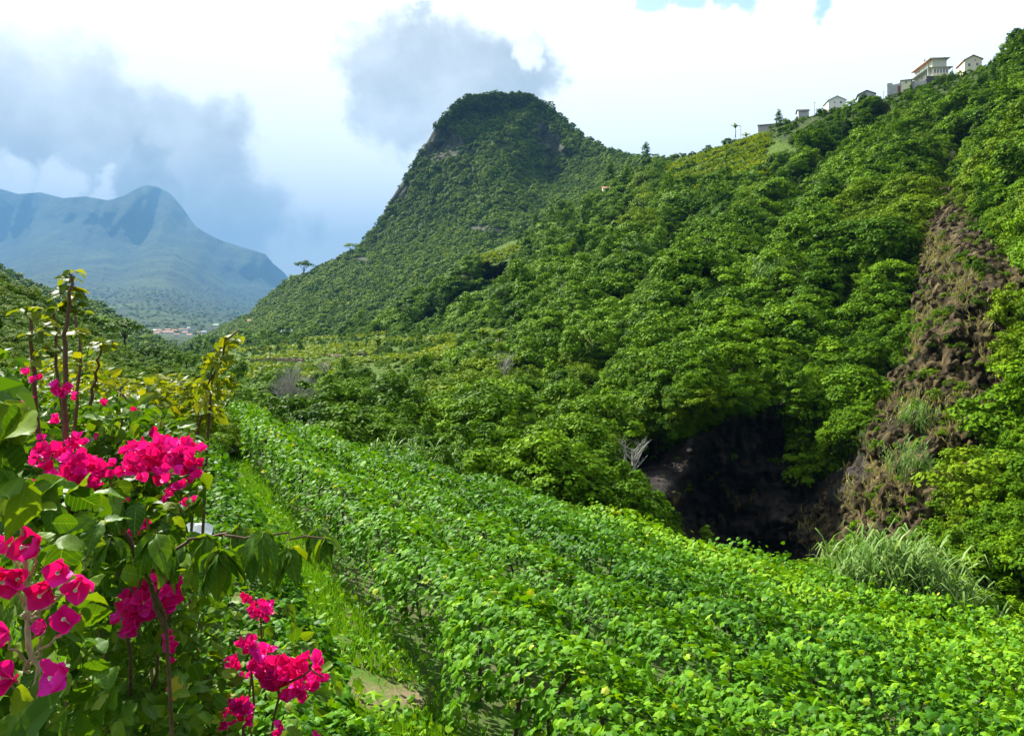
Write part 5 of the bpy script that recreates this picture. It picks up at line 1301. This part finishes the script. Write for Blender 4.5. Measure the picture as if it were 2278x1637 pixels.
# 4 the sprays over the vine leaves
b4 = plant_root(560, 3.0, 'low bougainvillea spray with pink clusters over the vine leaves at the bottom')
foliage_of(b4, 'bush', M['bush'], [([(430, 1300), (620, 1300), (700, 1420), (760, 1500), (720, 1640), (640, 1720), (430, 1720)], 2.7, 3.4, 260, 0.055, 0.5), ([(430, 1380), (500, 1400), (520, 1700), (420, 1700)], 2.4, 2.9, 160, 0.055, 0.5)], 54)
l = []
root4 = np.array(b4.location)
for k, pt in enumerate(([(560, 1680, 2.9), (540, 1600, 2.75), (530, 1560, 2.7)], [(600, 1650, 2.9), (620, 1530, 2.7), (690, 1490, 2.65), (720, 1505, 2.65)], [(560, 1600, 2.9), (560, 1450, 2.8), (548, 1430, 2.75)], [(540, 1600, 3.1), (580, 1370, 3.2), (560, 1325, 3.2)])):
    twig(l, [np.zeros(3)] + [J(*p) - root4 for p in pt], 0.006, 0.0025, 0.008, 140 + k)
link('stem', tubes_mesh('stem', l, M['stem'], 6), b4)
rr = random.Random(34)
clusters(b4, [(625, 1500, 46, 34, 32, 2.65, 26, False), (575, 1455, 26, 18, 10, 2.7, 22, False), (555, 1432, 16, 10, 6, 2.7, 20, False), (520, 1480, 16, 8, 5, 2.7, 20, False), (695, 1475, 16, 20, 9, 2.65, 24, False), (712, 1512, 14, 12, 6, 2.65, 22, False), (655, 1545, 20, 12, 6, 2.65, 24, False), (590, 1480, 20, 20, 8, 2.7, 22, False), (680, 1530, 20, 16, 8, 2.65, 24, False),
              (580, 1355, 22, 20, 20, 3.1, 15, False), (548, 1328, 8, 8, 4, 3.1, 13, False), (590, 1368, 14, 8, 8, 3.1, 13, False), (530, 1575, 30, 16, 18, 2.7, 17, False), (500, 1580, 12, 10, 6, 2.7, 16, False), (550, 1600, 12, 8, 6, 2.7, 15, False), (508, 1622, 16, 12, 8, 2.6, 18, False), (628, 1612, 5, 5, 2, 2.7, 16, False), (614, 1634, 6, 4, 2, 2.7, 16, False), (704, 1634, 5, 3, 2, 2.7, 12, False), (545, 1500, 14, 8, 4, 2.8, 12, False)], rr)

# 5 the sunburnt bush further back
b5 = plant_root(400, 4.4, 'sunburnt bougainvillea with yellowish leaves further back beside the vine field')
root5 = np.array(b5.location)
foliage_of(b5, 'bush_yellow', M['bush_yellow'], [([(120, 850), (330, 835), (440, 845), (480, 870), (520, 860), (480, 930), (430, 1000), (440, 1100), (300, 1100), (120, 1000)], 3.8, 5.2, 2600, 0.064, 0.4), ([(440, 860), (450, 800), (470, 770), (500, 750), (530, 735), (540, 745), (505, 790), (520, 850), (480, 900)], 4.2, 4.5, 110, 0.058, 0.5), ([(60, 790), (200, 790), (260, 820), (250, 880), (60, 880)], 4.0, 5.0, 260, 0.06, 0.5)], 55)
l = []
for k, pt in enumerate(([(460, 1000, 4.4), (470, 860, 4.4), (500, 760, 4.4), (532, 735, 4.4)], [(440, 950, 4.4), (470, 840, 4.4), (490, 770, 4.4)], [(300, 1050, 4.4), (280, 900, 4.4), (270, 860, 4.4)])):
    twig(l, [np.zeros(3)] + [J(*p) - root5 for p in pt], 0.010, 0.004, 0.012, 150 + k)
link('stem', tubes_mesh('stem', l, M['stem'], 6), b5)

# 6 drooping leaf sprays reaching over the vine row
b6 = plant_root(380, 1.95, 'bougainvillea shoot with drooping green leaf sprays reaching over the vine row')
root6 = np.array(b6.location)
r = np.random.default_rng(66); Ps, Ss, Ns, Sp = [], [], [], []
WH = [(236, 1096, 9, 92), (300, 1130, 5, 70), (345, 1205, 8, 80), (400, 1200, 9, 88), (440, 1190, 7, 80), (475, 1195, 9, 92), (520, 1190, 7, 84), (560, 1192, 9, 88), (600, 1188, 7, 80), (645, 1188, 9, 84), (700, 1192, 7, 76), (722, 1200, 5, 64), (250, 1200, 5, 80)]
tmp = []
for px, py, n, lp in WH:
    c = J(px + 8 * r.normal(), py + 16 * r.normal() + 6, 1.85 + 0.10 * r.normal())
    for k in range(n):
        a = 6.283 * k / n + 0.6 * r.random()
        dr = np.array([math.cos(a), 0.8 * math.sin(a), -0.9 + 1.0 * r.normal() * 0.6])
        Ps.append(c + 0.004 * r.normal(size=3)); Ss.append(lp / F * 1.85 * (0.8 + 0.35 * r.random())); Sp.append(dr); Ns.append(np.array([math.cos(a) * 0.8, math.sin(a) * 0.8, 0.75]) + 0.2 * r.normal(size=3))
leaf_objects(b6, 'droop', np.array(Ps), np.array(Ss), np.array(Ns), r, np.array(Sp))
twig(tmp, [np.zeros(3), J(370, 1400, 1.95) - root6, J(345, 1230, 1.88) - root6, J(420, 1200, 1.85) - root6, J(500, 1190, 1.85) - root6, J(600, 1190, 1.85) - root6, J(722, 1198, 1.85) - root6], 0.005, 0.0022, 0.010, 161)
twig(tmp, [J(370, 1400, 1.95) - root6, J(290, 1200, 1.88) - root6, J(236, 1096, 1.85) - root6], 0.007, 0.003, 0.004, 162)
link('stem', tubes_mesh('stem', tmp, M['stem'], 6), b6)

# loose rocks and outcrops on the cliff and in the hollow
ROCKS = []
for k in range(5):
    r = np.random.default_rng(500 + k)
    V = r.normal(size=(26, 3)); V /= np.linalg.norm(V, axis=1)[:, None]
    import bmesh
    bm = bmesh.new()
    for v in V * (0.7 + 0.5 * r.random((26, 1))) * np.array([1, 0.8, 0.75]): bm.verts.new(v)
    bmesh.ops.convex_hull(bm, input=bm.verts)
    me = bpy.data.meshes.new('cliff_rock'); bm.to_mesh(me); bm.free()
    me.materials.append(M['cliffrock']); ROCKS.append(me)
P, Q, N = scatter(hill_g, 1500, lambda px, py, d: np.clip(rock_f(px, py), 0, 1) * (px < 2400) + 0.25 * hollow_f(px, py) * (py > 1050), 61)
sz = 0.12 + 0.55 * rng.random(len(P)) ** 3
stuff_instances('cliff_rubble', None, ROCKS, P, sz, 62, tilt=1.0)
P, Q, N = scatter(hill_g, 3600, lambda px, py, d: rock_f(px, py) * (fbm(np.stack([px / 50, py / 70, px * 0 + 9], -1), 3) > -0.05) * (px < 2400), 63)
blades('cliff_grass', P, 0.25 + 0.5 * rng.random(len(P)), M['drygrass'], 64, 0.7)

# poles on the ridge
for px, py, h, lab in ((1812, 248, 3.2, 'thin pole standing left of the white gabled house'), (1648, 300, 3.4, 'thin pole on the skyline above the upper terraces'), (1966, 222, 2.6, 'short post with a round top beside the ruined hut')):
    c = ridge_at(px, py)
    e = empty('utility_pole', tuple(c), lab, 'pole', 'poles on the ridge')
    V, T = tube([(0, 0, -1), (0, 0, h)], [0.09, 0.06], 6); link('shaft', tri_mesh('pole_shaft', V, T, M['grey_twig'], smooth=True), e)
    V, T = tube([(-0.5, 0, h - 0.3), (0.5, 0, h - 0.3)], [0.05, 0.05], 5); link('crossarm', tri_mesh('pole_crossarm', V, T, M['grey_twig']), e)

# leafless trees and palms scattered over the slopes
def bare_tree(px, py, at, h, label):
    c = at(px, py); e = empty('bare_tree', tuple(c), label, 'tree', 'bare trees on the slopes')
    rr = random.Random(int(px)); tr, br = [], []
    tr.append(([(0, 0, -0.3), (0.05 * h, 0, 0.4 * h), (0.02 * h, 0.03 * h, 0.75 * h)], [0.045 * h, 0.03 * h, 0.015 * h]))
    for k in range(16):
        a = rr.random() * 6.283; z = (0.3 + 0.42 * rr.random()) * h; q = (0.22 + 0.2 * rr.random()) * h
        m_ = np.array([math.cos(a) * q * 0.5, math.sin(a) * q * 0.5, z + 0.14 * h]); tp = np.array([math.cos(a) * q, math.sin(a) * q, z + 0.34 * h])
        br.append(([(0.03 * h, 0.01 * h, z), m_, tp], [0.014 * h, 0.009 * h, 0.003 * h]))
        for j in range(3):
            br.append(([m_, m_ + np.array([rr.gauss(0, 0.09), rr.gauss(0, 0.09), 0.12 + 0.08 * rr.random()]) * h], [0.006 * h, 0.002 * h]))
    link('trunk', tubes_mesh('bare_trunk', tr, M['grey_twig'], 6), e); link('branches', tubes_mesh('bare_branches', br, M['grey_twig'], 4), e)
for px, py, h, lab in ((1260, 700, 5.0, 'bare grey tree on the wooded middle rib'), (1560, 600, 4.5, 'bare grey tree below the upper terraces'), (1830, 450, 4.5, 'bare tree high on the slope under the ridge houses'), (1405, 1085, 3.0, 'pale bare tree at the left mouth of the hollow'), (1120, 860, 4.0, 'bare tree among the trees behind the reeds'), (2110, 380, 4.0, 'bare tree just above the brown cliff'), (720, 860, 4.0, 'bare twiggy tree near the valley terraces')):
    bare_tree(px, py, hill_at, h, lab)
def frond_mesh(seed):
    r = np.random.default_rng(seed); V, T = [], []
    for i in range(9):
        t = i / 8; x = t; z = 0.9 * t - 0.95 * t * t; w = 0.16 * math.sin(math.pi * (0.08 + 0.9 * t)) ** 0.7 + 0.004
        V += [(x, -w, z - 0.05 + 0.03 * r.normal()), (x, 0, z), (x, w, z - 0.05 + 0.03 * r.normal())]
    for i in range(8):
        a = 3 * i; T += [[a, a + 1, a + 4], [a, a + 4, a + 3], [a + 1, a + 2, a + 5], [a + 1, a + 5, a + 4]]
    return tri_mesh('palm_frond', np.array(V), np.array(T), M['crop'], np.full(len(V), r.random()), True)
FRONDS = [frond_mesh(k) for k in range(4)]
V, T = tube([(0, 0, -0.6), (0.05, 0, 0.6), (0.02, 0.05, 1.3)], [0.075, 0.055, 0.045], 8); PALM_STEM = tri_mesh('palm_stem', V, T, M['bark'], smooth=True)
for px, py, k_, lab in ((1636, 300, 2.2, 'banana palm on the skyline above the upper terraces'), (1660, 318, 1.8, 'smaller banana palm just below the skyline palm'), (1075, 778, 2.0, 'banana palm on the bright crop terrace'), (1110, 782, 1.8, 'second banana palm on the bright crop terrace'), (840, 790, 2.4, 'banana palm among the valley terraces'), (600, 800, 2.2, 'banana palm at the left end of the valley terraces')):
    c = hill_at(px, py); e = empty('banana_palm', tuple(c), lab, 'palm', 'banana palms on the terraces')
    e.scale = (k_, k_, k_); link('trunk', PALM_STEM, e)
    for j in range(9):
        o = link('frond', FRONDS[j % 4], e); o.location = (0.02, 0.05, 1.27); o.rotation_euler = (0, -0.35 - 0.5 * rnd.random(), 2.4 * j); q = 0.8 + 0.4 * rnd.random(); o.scale = (q, q, q)
